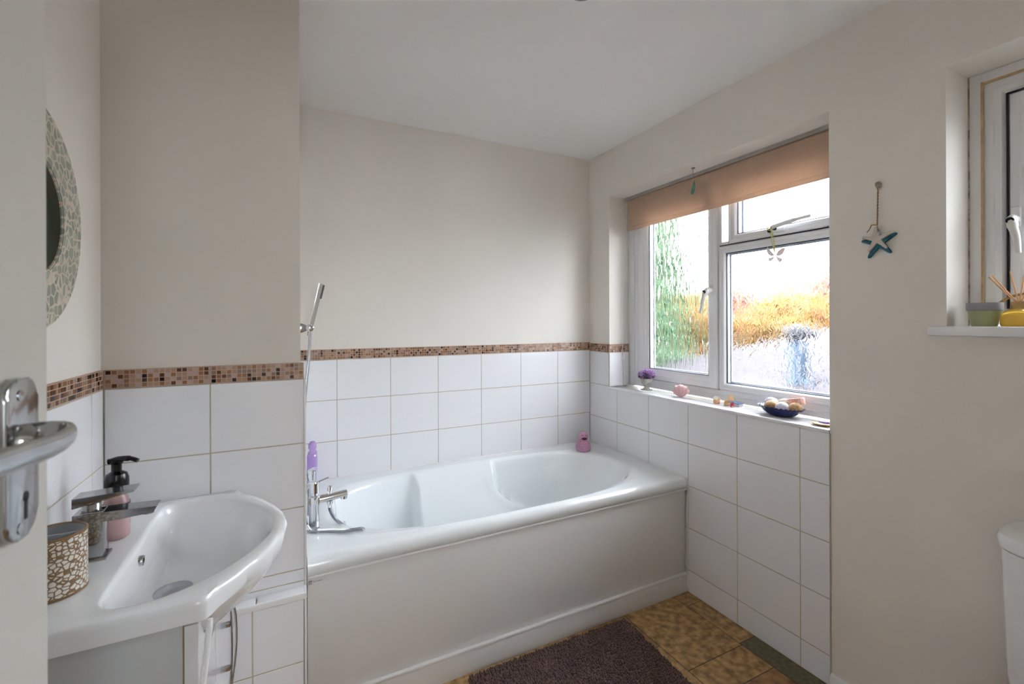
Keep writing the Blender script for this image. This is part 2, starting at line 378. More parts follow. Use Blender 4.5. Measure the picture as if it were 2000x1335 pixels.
# ------------------------------------------------------------------ door
dr = sempty('door_1', (-.295, -.19, .005))
XD = -.275
bm = B(); box(bm, XD-.035, XD, -.20, .598, .006, 1.99, .002); obj('door_panel', bm, doorp, dr)
HY, HZ = .5320, 1.211
def stadium(y0, y1, z0, z1, r=.02, n=8):
    out = []
    for cx, cz, a0 in ((y1-r, z1-r, 0), (y0+r, z1-r, PI/2), (y0+r, z0+r, PI), (y1-r, z0+r, 3*PI/2)):
        for k in range(n+1): a = a0+PI/2*k/n; out.append((cx+r*math.cos(a), cz+r*math.sin(a)))
    return out
bm = B(); prism(bm, stadium(HY-.0265, HY+.0265, HZ-.070, HZ+.066, .018), 'X', XD, XD+.0075, .003); hp = obj('handle_plate', bm, dimchr, dr)
bm = B()
lathe(bm, [(.011, 0), (.010, .006)], (XD+.0076, HY+.003, HZ-.030), 4, 'X') if False else None
prism(bm, [(HY+.004+.0045*math.cos(a*PI/8), HZ-.036+.0045*math.sin(a*PI/8)) for a in range(16)], 'X', XD+.0070, XD+.0078)
box(bm, XD+.0070, XD+.0078, HY+.0018, HY+.0062, HZ-.055, HZ-.036); obj('keyhole', bm, dark, hp, None)
bm = B()
for dz, dy in ((.052, -.006), (-.060, -.006)): lathe(bm, [(.0045, .0068), (.0045, .0082), (0, .0086)], (XD, HY+dy, HZ+dz), 14, 'X')
obj('screw', bm, chromed, hp)
bm = B()
LX, LZ = XD+.0405, HZ+.016
P = spline([(XD+.006, HY, LZ+.002), (XD+.022, HY+.001, LZ+.003), (LX-.006, HY-.001, LZ+.002), (LX, HY-.014, LZ), (LX, HY-.045, LZ-.001), (LX, HY-.09, LZ+.003), (LX-.001, HY-.15, LZ+.008), (LX-.003, HY-.19, LZ+.011)], 10)
n = len(P); tube(bm, P, [.0085 if i < 18 else .0085+.0012*min(1, (i-18)/18) for i in range(n)], 20, sy=.55)
lathe(bm, [(.015, .0075), (.0145, .013), (.011, .018)], (XD, HY, HZ+.012), 24, 'X'); obj('handle_lever', bm, dimchr, hp)

# ------------------------------------------------------------------ bath
bt = thing('bathtub', 'white acrylic bath with a plain panel, fitted under the rippled window', 'bathtub', (.84, 1.99, 0))
BX0, BX1, BY0, BY1, BZ = -.004, 1.690, 1.598, 2.382, .556
CX, CY = .845, 1.975
angs = []
corners = [(BX0, BY0), (BX1, BY0), (BX1, BY1), (BX0, BY1)]
outer = []
for (a, b), n in zip(zip(corners, corners[1:]+corners[:1]), (240, 60, 240, 60)):
    for k in range(n): t = k/n; outer.append((a[0]+(b[0]-a[0])*t, a[1]+(b[1]-a[1])*t))
def rimpt(ox, oy):
    # superellipse opening in the direction of the outer point
    dx, dy = ox-CX, oy-CY; e = 2.7
    a = .745 if dx < 0 else .715; b = .335 if dy < 0 else .335
    # direction remap so points spread well
    t = 1/((abs(dx/a)**e+abs(dy/b)**e)**(1/e))
    return (CX+dx*t, CY+dy*t)
def sm(a, b, x): t = max(0, min(1, (x-a)/(b-a))); return t*t*(3-2*t)
def lerpprof(P, s):
    k = s*(len(P)-1); i = min(int(k), len(P)-2); f = k-i
    return (P[i][0]+(P[i+1][0]-P[i][0])*f, P[i][1]+(P[i+1][1]-P[i][1])*f)
def dens(P, n=30):
    Q = spline([(a, b, 0) for a, b in P], 6); L = [0]
    for a, b in zip(Q, Q[1:]): L.append(L[-1]+(b-a).length)
    out = []
    for k in range(n+1):
        s = L[-1]*k/n; i = 0
        while i < len(L)-2 and L[i+1] < s: i += 1
        f = (s-L[i])/max(1e-9, L[i+1]-L[i]); p = Q[i].lerp(Q[i+1], f); out.append((p.x, p.y))
    return out
PE = dens([(0, 0), (.010, -.001), (.024, -.008), (.036, -.03), (.075, -.16), (.12, -.30), (.20, -.37), (.34, -.385), (.6, -.388), (1, -.388)], 34)
PM = dens([(0, 0), (.02, -.002), (.07, -.012), (.16, -.045), (.30, -.13), (.44, -.25), (.56, -.345), (.68, -.38), (.8, -.388), (1, -.388)], 34)
PR = dens([(0, 0), (.02, -.003), (.05, -.018), (.10, -.06), (.25, -.18), (.42, -.30), (.55, -.365), (.68, -.385), (.8, -.388), (1, -.388)], 34)
rings = []
inner = [rimpt(*o) for o in outer]
def shy(y, d): return y+d*(BY1-y)/(BY1-BY0)
def shifted(d, z):
    return [(x, shy(y, d), z) for x, y in outer]
rings.append(shifted(.006, .504))
for d, z in ((0, .507), (0, .530), (.003, .541), (.009, .549), (.018, .5540), (.032, BZ)): rings.append(shifted(d, z))
for f in (.35, .7):
    rings.append([(ox+(ix-ox)*f, shy(oy, .032)+(iy-shy(oy, .032))*f, BZ) for (ox, oy), (ix, iy) in zip(outer, inner)])
for k in range(len(PE)):
    r = []
    for (ix, iy) in inner:
        sx = max(.42, min(1.12, ix)); dx, dy = sx-ix, CY-iy; dd = math.hypot(dx, dy)
        fd = sm(.05, .13, -PM[k][1]); f2 = sm(.0, .06, -PM[k][1]); wm = sm(.485+.020*f2, .520+.015*f2, ix)*(1-sm(.945-.20*fd, .985+.30*fd, ix)); wr_ = sm(1.15, 1.42, ix)
        he, ze = PE[k]; hm, zm = PM[k]; hr, zr = PR[k]
        h = he*(1-wm)+hm*wm; z = ze*(1-wm)+zm*wm
        h = h*(1-wr_)+hr*wr_; z = z*(1-wr_)+zr*wr_
        r.append((ix+dx*h, iy+dy*h, BZ+z))
    rings.append(r)
bm = B(); loft(bm, rings, True); obj('tub_shell', bm, acryl, bt, 70)
bm = B(); box(bm, -.004, 1.688, 1.607, 1.622, .092, .5045, .001); obj('bath_panel', bm, panelm, bt)
bm = B(); box(bm, -.004, 1.690, 1.5985, 1.612, .4975, .5045, .0015); obj('seal_strip', bm, mat('bright_sealant', (.88,.89,.90,1), .35), bt)
bm = B(); box(bm, -.004, 1.692, 1.597, 1.615, .0, .0875, .001); box(bm, -.004, 1.692, 1.5935, 1.612, .0855, .0960, .003); obj('plinth', bm, panelm, bt)
bm = B()   # small printed maker's mark at the panel's top left corner
mk = 1.6065; z0 = .474; x = .000
for a, b, c, d in ((0, .0015, 0, .012), (.0035, .0048, 0, .0105), (.0070, .0085, 0, .0105), (.0, .011, .0105, .012)): box(bm, x+a, x+b, mk-.0004, mk+.001, z0+c, z0+d)
for i in range(9):
    a = x+.0140+i*.0031; box(bm, a, a+.0006, mk-.0004, mk+.001, z0+.005, z0+.0085); box(bm, a, a+(.0020 if i % 3 else .0014), mk-.0004, mk+.001, z0+(.0050 if i % 2 else .0079), z0+(.0056 if i % 2 else .0085))
obj('printed_mark', bm, mat('grey_print', (.14,.14,.15,1), .5), bt, None)
bm = B(); lathe(bm, [(0, 0), (.030, 0), (.033, .004), (.026, .008), (0, .009)], (.58, 1.985, .1685), 32); obj('drain', bm, chrome, bt)
bm = B(); lathe(bm, [(.030, 0), (.032, .004), (.026, .009), (0, .010)], (.148, 1.975, .475), 32, 'X'); obj('overflow', bm, chrome, bt)
bm = B()
ch = spline([(.100, 1.842, .668), (.1045, 1.850, .60), (.108, 1.860, .53), (.118, 1.885, .44), (.150, 1.93, .33), (.21, 1.96, .24), (.30, 1.97, .182)], 22)
for i, p in enumerate(ch): ball(bm, p, .0014, 1)
tube(bm, ch, .0005, 5); obj('plug_chain', bm, chrome, bt)

# ------------------------------------------------------------------ bath mixer, hose, handset
TY = 1.845
mx = thing('bath_mixer_tap', 'chrome deck bath mixer with long spout at the left end of the bath', 'tap', (.028, TY, BZ))
for y in (TY, TY+.15):
    bm = B(); lathe(bm, [(.026, 0), (.026, .003), (.023, .006), (.0185, .008), (.0185, .085), (.0200, .087), (.0200, .118), (.016, .121)], (.030, y, BZ), 32)
    obj('pillar', bm, chrome, mx)
bm = B(); tube(bm, [(.030, TY-.016, BZ+.104), (.030, TY+.168, BZ+.104)], .0185, 28)
lathe(bm, [(.012, .118), (.013, .130), (.0185, .133), (.0185, .170), (.015, .174), (0, .175)], (.030, TY, BZ), 32)
lathe(bm, [(.012, .118), (.013, .130), (.0185, .133), (.0185, .170), (.015, .174), (0, .175)], (.030, TY+.15, BZ), 32); obj('mixer_body', bm, chrome, mx)
bm = B(); tube(bm, [(.036, TY+.0, BZ+.178-.010), (.056, TY, BZ+.174), (.080, TY, BZ+.181)], .0028, 12); obj('lever', bm, chromed, mx)
bm = B(); tube(bm, [(.036, TY, BZ+.104), (.060, TY, BZ+.104), (.146, TY, BZ+.112)], [.0150, .0150, .0135], 28); lathe(bm, [(.0125, 0), (.0125, -.010), (.008, -.011)], (.134, TY, BZ+.103), 24)
obj('spout', bm, chrome, mx)
bm = B(); lathe(bm, [(.005, 0), (.005, .012), (.0085, .014), (.0085, .028), (.006, .030)], (.084, TY, BZ+.118), 20); obj('diverter_knob', bm, chrome, mx)
bm = B(); lathe(bm, [(.011, 0), (.011, -.012), (.0075, -.015), (.0075, -.026)], (.084, TY, BZ+.094), 20); obj('hose_outlet', bm, chrome, mx)
SY = 2.10
hose = [(.084, TY, BZ+.072), (.088, TY, BZ+.050), (.104, TY-.004, BZ+.020), (.136, TY-.012, BZ-.010), (.172, TY-.04, BZ-.030), (.192, TY-.075, BZ-.018), (.186, TY-.102, BZ+.006), (.155, TY-.105, BZ+.0105), (.125, TY-.092, BZ+.0085), (.085, TY-.068, BZ+.0080), (.042, TY-.050, BZ+.0082), (.012, TY-.034, BZ+.010), (-.000, TY+.02, BZ+.030), (.002, TY+.11, BZ+.10), (.004, 2.05, .80), (.008, 2.085, 1.0), (.024, SY, 1.17), (.030, SY, 1.278)]
hp_ = spline(hose, 40)
bm = B(); rr = [.0072 if i % 2 else .0060 for i in range(len(hp_))]
tube(bm, hp_, rr, 12); tag(obj('shower_hose', bm, ribbed, None, 80, (.084, TY, BZ+.07)), 'ribbed chrome hose draped over the bath rim and hanging up the wall', 'hose')
br = thing('shower_bracket', 'small chrome wall bracket holding the hand shower', 'bracket', (-.008, SY, 1.30))
bm = B(); prism(bm, [(-.0235, 1.277), (-.0235, 1.323), (.0, 1.318), (.014, 1.312), (.014, 1.288), (.0, 1.282)], 'Y', SY-.014, SY+.014, .003); obj('mount', bm, chromed, br)
bm = B(); lathe(bm, [(.012, -.020), (.016, -.017), (.016, .017), (.012, .020)], (.028, SY, 1.300), 28, 'Y'); obj('swivel', bm, chrome, br)
a = V(.0285, SY, 1.285); b = V(.074, SY-.004, 1.487); d = (b-a).normalized()
hs = thing('hand_shower', 'slim square chrome hand shower leaning in its wall bracket', 'shower head', a)
side = V(0, 1, 0); front = d.cross(side)
if front.x < 0: front = -front
def bar(bm, p0, p1, w0, w1, t0, t1, off=0, mi=0):
    R = []
    for p, w, t in ((p0, w0, t0), (p1, w1, t1)):
        q = []
        for su, sf in ((-1, -1), (-1, -.3), (-.7, 1), (.7, 1), (1, -.3), (1, -1)): q.append(p+side*w*su+front*(t*sf+off))
        R.append(q)
    loft(bm, R, True, True, True, mi)
bm = B(); bar(bm, a+d*.02, b, .008, .0115, .0075, .0095); tube(bm, [a-d*.02, a+d*.022], .0075, 16); obj('shower_handle', bm, chrome, hs, 30)
bm = B(); bar(bm, b-d*.062, b-d*.003, .0095, .0095, .003, .003, .0105)
for i in range(9):
    for j in range(3):
        p = b-d*(.058-.0065*i)+side*((j-1)*.0055)+front*.0128; tube(bm, [p, p+front*.0022], .0013, 6)
obj('spray_plate', bm, mat('grey_rubber', (.09,.09,.09,1), .5), hs)

# purple spray can
pc = thing('spray_bottle', 'tall lilac toiletry bottle with a translucent cap behind the bath mixer', 'bottle', (.046, 2.30, BZ))
bm = B(); lathe(bm, [(.021, .0), (.0225, .004), (.0225, .146), (.021, .154), (.016, .160)], (.046, 2.30, BZ), 36); obj('bottle_body', bm, mat('metallic_lilac', srgb(184,156,216), .28, .35, var=.05), pc)
bm = B(); box(bm, .042, .0688, 2.2765, 2.2780, BZ+.096, BZ+.099); 
for i in range(6): box(bm, .046+i*.0028, .0475+i*.0028, 2.2768, 2.2783, BZ+.088, BZ+.0915)
obj('label_print', bm, mat('pale_print', (.8,.75,.9,1), .5), pc, None)
bm = B(); lathe(bm, [(.0195, .158), (.0195, .166), (.014, .170), (.0135, .182), (.0165, .186), (.016, .205), (.010, .214), (0, .216)], (.048, 2.30, BZ), 28); box(bm, .030, .052, 2.293, 2.307, BZ+.180, BZ+.206, .004); obj('cap', bm, mat('lilac_cap', srgb(208,180,232), .25, transl=.3), pc)

# duck
DX, DY = 1.515, 2.215
dk = thing('toy_duck', 'glittery pink toy duck standing in the corner of the bath rim', 'toy duck', (DX, DY, BZ))
pinkg = mat('pink_glitter', srgb(170,112,140), .3, vscale=160, c2=srgb(205,160,190), bump=.4, bscale=220)
bm = B(); lathe(bm, [(.030, .0), (.040, .004), (.0455, .020), (.046, .032), (.041, .050), (.032, .062), (.026, .072), (.0, .078)], (DX, DY, BZ), 40)
ball(bm, (DX+.004, DY+.0, BZ+.087), .0275, 3); ball(bm, (DX+.028, DY+.026, BZ+.052), .018, 2, (1, 1, .8)); obj('duck_body', bm, pinkg, dk, 80)
bm = B(); dirb = V(-.45, -.88, -.1).normalized()
ball(bm, V(DX+.004, DY, BZ+.081)+dirb*.027, .0135, 3, (1.15, .8, .55), Matrix.Rotation(-.35, 4, 'Z')); obj('beak', bm, mat('dark_red_beak', srgb(70,8,30), .4), dk, label='dark red beak')
bm = B()
for s in (-1, 1):
    p = V(DX+.004, DY, BZ+.093)+V(-.45, -.88, .18).normalized()*.0262+V(.88, -.45, 0)*s*.010; ball(bm, p, .0028, 2)
obj('eye', bm, black, dk)

# ------------------------------------------------------------------ bath mat
MA = math.radians(-3.0)
mt = thing('bath_mat', 'dark brown chenille bath mat on the floor beside the bath panel', 'bath mat', (.90, 1.30, 0))
C0 = V(1.268, 1.562, 0); ex = V(-.999, .010, 0); ey = V(-.07, -.997, 0).normalized()
LW, LH = .735, .50
matb = mat('chenille_brown', srgb(98,74,70), .9, vscale=14, var=.15, sheen=.25)
bm = B(); c = [C0, C0+ex*LW, C0+ex*LW+ey*LH, C0+ey*LH]
loft(bm, [[p+V(0,0,.0008) for p in c], [p+V(0,0,.008) for p in c]], True, True, True); obj('mat_backing', bm, matb, mt, None)
bm = B(); st = .0088; nu, nv = int(LW/st), int(LH/st)
for i in range(nu):
    for j in range(nv):
        p = C0+ex*((i+.5)*st+random.uniform(-.0012, .0012))+ey*((j+.5)*st+random.uniform(-.0012, .0012)); h = .0215+random.uniform(-.003, .002); r = st*.56
        lx, ly = random.uniform(-.003, .003), random.uniform(-.003, .003)
        rings = [[p+V(r*.85*math.cos(a*PI/3), r*.85*math.sin(a*PI/3), .006) for a in range(6)],
                 [p+V(lx+r*math.cos(a*PI/3), ly+r*math.sin(a*PI/3), h*.75) for a in range(6)],
                 [p+V(lx+r*.55*math.cos(a*PI/3), ly+r*.55*math.sin(a*PI/3), h) for a in range(6)]]
        loft(bm, rings, True, False, True)
pl = obj('pile', bm, matb, mt, 80); pl['kind'] = 'stuff'

# ------------------------------------------------------------------ vanity and basin
BYC = 1.245
va = thing('vanity_unit', 'white gloss vanity cupboard carrying the washbasin beside the partition wall', 'cabinet', (-.35, BYC, 0))
bm = B(); box(bm, -.4915, -.229, .968, .984, .0, .797, .001); box(bm, -.4915, -.229, 1.482, 1.498, .0, .797, .001); box(bm, -.4915, -.229, .984, 1.482, .08, .096); box(bm, -.4915, -.480, .984, 1.482, .0, .797); box(bm, -.25, -.24, .984, 1.482, 0, .08); obj('carcass', bm, vans, va)
bm = B(); box(bm, -.2285, -.2265, .969, 1.497, .02, .66); box(bm, -.2285, -.2265, .969, .983, .66, .795); obj('edge_strip', bm, mat('brown_edge', srgb(150,118,70), .6), va, None)
def dtop(y): return .792-.127*max(0, min(1, (.262-abs(y-BYC))/.146))**.75
for y0, y1, hy in ((.966, 1.186, None), (1.190, 1.4985, 1.272)):
    bm = B(); ys = [y0+(y1-y0)*k/24 for k in range(25)]
    prism(bm, [(y0, .02)]+[(y1, .02)]+[(y, dtop(y)) for y in reversed(ys)], 'X', -.2262, -.206); dd = obj('door', bm, vanm, va, 30)
    if hy is None: continue
    bm = B()
    for z in (.604, .500): box(bm, -.206, -.186, hy-.005, hy+.005, z-.005, z+.005, .001)
    tube(bm, spline([(-.192, hy, .68), (-.186, hy, .64), (-.184, hy, .60), (-.183, hy, .55), (-.184, hy, .50), (-.188, hy, .44), (-.195, hy, .38)], 8), .0024, 10)
    tube(bm, spline([(-.190, hy+.003, .69), (-.178, hy+.003, .64), (-.174, hy+.003, .60), (-.174, hy+.003, .55), (-.178, hy+.003, .50), (-.186, hy+.003, .44), (-.195, hy+.003, .38)], 8), .0024, 10); obj('handle', bm, chromed, dd, label='slim bowed chrome handle')
wbn = thing('washbasin', 'white ceramic bow-fronted washbasin set on the vanity cupboard', 'washbasin', (-.30, BYC, .80))
def mirror_outline(half): return half+[(x, 2*BYC-y) for x, y in reversed(half) if abs(y-BYC) > 1e-6]
def resample(P, n):
    P = [Vector((a, b, 0)) for a, b in P]; P = P+[P[0]]; L = [0]
    for a, b in zip(P, P[1:]): L.append(L[-1]+(b-a).length)
    out = []; i = 0
    for k in range(n):
        s = L[-1]*k/n
        while L[i+1] < s: i += 1
        out.append(tuple(P[i].lerp(P[i+1], (s-L[i])/(L[i+1]-L[i])))[:2])
    return out
def smoothpoly(P, n=8):
    Q = [Vector((a, b, 0)) for a, b in P]; out = []; m = len(Q)
    for i in range(m):
        a, b, c, d = Q[i-1], Q[i], Q[(i+1) % m], Q[(i+2) % m]
        for k in range(n):
            t = k/n; p = .5*((2*b)+(c-a)*t+(2*a-5*b+4*c-d)*t*t+(3*b-a-3*c+d)*t**3); out.append((p.x, p.y))
    return out
inn = smoothpoly(mirror_outline([(-.358, 1.245), (-.3585, 1.16), (-.3585, 1.08), (-.356, 1.030), (-.343, 1.002), (-.315, .990), (-.275, .992), (-.225, 1.014), (-.172, 1.060), (-.125, 1.128), (-.099, 1.190), (-.0925, 1.245)]))
outp = mirror_outline([(-.4905, 1.245), (-.4905, 1.10), (-.4905, .96), (-.4880, .953), (-.42, .953), (-.35, .953), (-.28, .953), (-.205, .953), (-.193, .956), (-.186, .966), (-.1765, .986), (-.150, 1.020), (-.120, 1.065), (-.090, 1.125), (-.070, 1.185), (-.0635, 1.245)])
bc = V(-.235, BYC, 0)
def polar(P, ang):
    # intersect polygon with a ray from bc
    d = Vector((math.cos(ang), math.sin(ang))); best = None
    for (a, b) in zip(P, P[1:]+P[:1]):
        ax, ay, bx_, by = a[0]-bc.x, a[1]-bc.y, b[0]-bc.x, b[1]-bc.y
        ex_, ey_ = bx_-ax, by-ay; det = d.x*(-ey_)+d.y*ex_
        if abs(det) < 1e-12: continue
        t = (ax*(-ey_)+ay*ex_)/det; s = (d.x*ay-d.y*ax)/det
        if t > 0 and -1e-9 <= s <= 1+1e-9: best = t if best is None else max(best, t)
    return best
NA = 220
AL = sorted([2*PI*k/NA for k in range(NA)]+[math.atan2(y-bc.y, x-bc.x) % (2*PI) for x, y in ((-.4905, .953), (-.4905, 2*BYC-.953), (-.190, .957), (-.190, 2*BYC-.957))])
RO = [polar(outp, a) for a in AL]; RI = [polar(inn, a) for a in AL]
def bring(rf, z): return [(bc.x+math.cos(a)*rf(i), bc.y+math.sin(a)*rf(i), z(i) if callable(z) else z) for i, a in enumerate(AL)]
def frontw(i): return sm(-.19, -.10, bc.x+math.cos(AL[i])*RO[i])
rings = []
ZT = .840
def rs(i): w_ = frontw(i); return (RI[i]+.008)*(1-w_)+(RO[i]-.006)*w_
for u_ in (1.25, 1.0, .9, .8, .7, .6, .5, .4, .3, .22, .14, .07, .03, 0):
    rings.append(bring(lambda i: .45*RI[i]+(rs(i)-.45*RI[i])*(1-u_), .799-.127*min(1, u_)**.75))
rings.append(bring(lambda i: RO[i]-.004, lambda i: .800+.008*frontw(i)))
rings.append(bring(lambda i: RO[i], .828)); rings.append(bring(lambda i: RO[i]-.0015, .836)); rings.append(bring(lambda i: RO[i]-.006, ZT))
rings.append(bring(lambda i: (RO[i]-.006)*.5+(RI[i]+.006)*.5, ZT)); rings.append(bring(lambda i: RI[i]+.006, ZT)); rings.append(bring(lambda i: RI[i]+.001, ZT-.0015)); rings.append(bring(lambda i: RI[i]-.004, ZT-.006))
dp = [(.035, .010), (.07, .024), (.13, .050), (.20, .072), (.31, .091), (.45, .103), (.62, .109), (.80, .112), (.95, .113)]
sink = (-.295, BYC)
for h, dz in dp:
    r = []
    for i, a in enumerate(AL):
        x0, y0 = bc.x+math.cos(a)*(RI[i]-.004), bc.y+math.sin(a)*(RI[i]-.004)
        # the back wall of the bowl is steep, the front long and shallow
        hb = h*(.55+.45*sm(-.35, -.20, x0)) if h < .5 else h
        r.append((x0+(sink[0]-x0)*hb, y0+(sink[1]-y0)*hb, ZT-.006-dz))
    rings.append(r)
bm = B(); R = loft(bm, rings, True); bm.faces.new(R[-1]); bm.faces.new(list(reversed(R[0]))); obj('basin_bowl', bm, ceram, wbn, 50)
bm = B(); lathe(bm, [(.034, 0), (.037, .003), (.037, .006), (.022, .0085), (0, .0095)], (-.292, BYC, .7215), 40); obj('waste_plug', bm, chromed, wbn)
bm = B(); lathe(bm, [(.0065, .006), (.0105, .006), (.0115, .003), (.0110, -.006)], (-.3500, BYC, .806), 24, 'X', cap0=False, cap1=False); lathe(bm, [(0, .0), (.007, .0)], (-.3490, BYC, .806), 20, 'X', mi=1, cap0=False); obj('overflow_ring', bm, [chrome, dark], wbn)
# basin mixer
bx0 = -.418; ty = 1.222
bmx = thing('basin_mixer_tap', 'square chrome mixer tap at the back of the washbasin', 'tap', (bx0, ty, ZT))
bm = B(); box(bm, bx0-.025, bx0+.022, ty-.022, ty+.022, ZT, ZT+.006, .001); obj('tap_base', bm, chromed, bmx)
bm = B(); box(bm, bx0-.020, bx0+.017, ty-.0185, ty+.0185, ZT+.006, ZT+.100, .0015); obj('tap_body', bm, dimchr, bmx)
bm = B()
loft(bm, [[(bx0-.030, ty-.020, ZT+.080), (bx0-.030, ty+.020, ZT+.080), (bx0-.030, ty+.020, ZT+.098), (bx0-.030, ty-.020, ZT+.098)],
          [(bx0+.040, ty-.020, ZT+.078), (bx0+.040, ty+.020, ZT+.078), (bx0+.040, ty+.020, ZT+.097), (bx0+.040, ty-.020, ZT+.097)],
          [(bx0+.100, ty-.020, ZT+.082), (bx0+.100, ty+.020, ZT+.082), (bx0+.106, ty+.020, ZT+.094), (bx0+.106, ty-.020, ZT+.094)]], True, True, True)
obj('spout', bm, dimchr, bmx, 20)
bm = B(); lathe(bm, [(.010, 0), (.010, -.007), (.006, -.008)], (bx0+.088, ty, ZT+.083), 18); obj('aerator', bm, chromed, bmx)
bm = B(); lathe(bm, [(.0155, .098), (.0155, .114)], (bx0-.006, ty, ZT), 24)
loft(bm, [[(bx0-.030, ty-.022, ZT+.112), (bx0-.030, ty+.022, ZT+.112), (bx0-.030, ty+.022, ZT+.132), (bx0-.030, ty-.022, ZT+.132)],
          [(bx0+.068, ty-.022, ZT+.132), (bx0+.068, ty+.022, ZT+.132), (bx0+.068, ty+.022, ZT+.136), (bx0+.068, ty-.022, ZT+.136)]], True, True, True); obj('lever', bm, dimchr, bmx, 20)
# soap dispenser
sx_, sy_ = -.407, 1.312
sd = thing('soap_dispenser', 'pump bottle of pink soap with a black top behind the basin tap', 'soap dispenser', (sx_, sy_, ZT))
bm = B(); lathe(bm, [(.018, 0), (.023, .004), (.024, .015), (.024, .078), (.020, .092), (.0135, .100), (.0135, .108)], (sx_, sy_, ZT), 36); obj('bottle', bm, mat('pink_soap_bottle', srgb(232,196,196), .08, trans=.55, ior=1.33, var=.06), sd)
bm = B(); box(bm, sx_+.005, sx_+.0235, sy_-.0215, sy_-.012, ZT+.052, ZT+.078); lathe(bm, [(.0245, .058), (.0245, .080)], (sx_, sy_, ZT), 36, cap0=False, cap1=False); obj('bottle_label', bm, mat('black_label', (.02,.02,.025,1), .3), sd, None)
bm = B(); lathe(bm, [(.0225, .116), (.0225, .134), (.019, .145), (.012, .149), (.0095, .151), (.0095, .170)], (sx_, sy_, ZT), 36); obj('pump_collar', bm, black, sd)
bm = B(); lathe(bm, [(.012, .168), (.013, .172), (.010, .177), (0, .178)], (sx_, sy_, ZT), 24); tube(bm, spline([(sx_-.014, sy_, ZT+.173), (sx_+.006, sy_, ZT+.177), (sx_+.026, sy_-.004, ZT+.1765), (sx_+.040, sy_-.008, ZT+.171)], 6), [.0065]*6+[.006]*6+[.0045]*7, 14, sy=1.3); obj('pump_head', bm, black, sd)
# tumbler with pebble pattern
cxp, cyp = -.442, 1.100
cup = thing('toothbrush_tumbler', 'brown tumbler with white pebble spots on the washbasin corner', 'tumbler', (cxp, cyp, ZT))
def pebble():
    m = bpy.data.materials.new('pebble_spots'); m.use_nodes = True; N = m.node_tree.nodes; L = m.node_tree.links; b = N['Principled BSDF']
    tc = N.new('ShaderNodeTexCoord'); sep = N.new('ShaderNodeSeparateXYZ'); L.new(tc.outputs['Object'], sep.inputs[0])
    at = N.new('ShaderNodeMath'); at.operation = 'ARCTAN2'; L.new(sep.outputs[1], at.inputs[0]); L.new(sep.outputs[0], at.inputs[1])
    ml = N.new('ShaderNodeMath'); ml.operation = 'MULTIPLY'; ml.inputs[1].default_value = .052; L.new(at.outputs[0], ml.inputs[0])
    cb = N.new('ShaderNodeCombineXYZ'); L.new(ml.outputs[0], cb.inputs[0]); mz = N.new('ShaderNodeMath'); mz.operation = 'MULTIPLY'; mz.inputs[1].default_value = 1.35; L.new(sep.outputs[2], mz.inputs[0]); L.new(mz.outputs[0], cb.inputs[1])
    vo = N.new('ShaderNodeTexVoronoi'); vo.feature = 'DISTANCE_TO_EDGE'; vo.inputs['Scale'].default_value = 100; vo.inputs['Randomness'].default_value = .75; L.new(cb.outputs[0], vo.inputs['Vector'])
    cr = N.new('ShaderNodeValToRGB'); e = cr.color_ramp.elements; e[0].position = .085; e[0].color = srgb(132,102,66); e[1].position = .135; e[1].color = srgb(226,222,212); L.new(vo.outputs['Distance'], cr.inputs[0]); L.new(cr.outputs[0], b.inputs['Base Color']); b.inputs['Roughness'].default_value = .3
    return m
peb = pebble()
bm = B(); lathe(bm, [(.0455, 0), (.0470, .003), (.0468, .104), (.0455, .107), (.0438, .104), (.0434, .008), (0, .006)], (cxp, cyp, ZT), 56, cap1=False); obj('cup_wall', bm, peb, cup)
bm = B(); lathe(bm, [(.0438, .098), (.0471, .1045), (.0471, .107), (.0450, .1085), (.0432, .107), (.0428, .100)], (cxp, cyp, ZT), 56, cap0=False, cap1=False); obj('brown_rim', bm, mat('tumbler_brown', srgb(140,108,74), .4), cup)
bm = B(); lathe(bm, [(.0460, -.0), (.0478, .0015), (.0478, .0045), (.0468, .005)], (cxp, cyp, ZT), 56, cap0=False, cap1=False); obj('brown_foot', bm, MATS['tumbler_brown'], cup)
bm = B(); lathe(bm, [(.0428, .106), (.0424, .010)], (cxp, cyp, ZT), 56, cap0=False, cap1=False); box(bm, cxp-.042, cxp+.042, cyp-.001, cyp+.001, ZT+.008, ZT+.103); obj('inner_divider', bm, mat('tumbler_inside', srgb(172,176,180), .3), cup)
# white cable from under the basin
bm = B(); tube(bm, spline([(-.1885, .9625, .7975), (-.1905, .955, .76), (-.1985, .940, .68), (-.2080, .930, .58), (-.216, .930, .46), (-.22, .935, .30), (-.22, .94, .05)], 10), .0050, 12)
tag(obj('white_cable', bm, trimw, None, 80, (-.1885, .9625, .7975)), 'white cable hanging from under the near corner of the washbasin', 'cable')
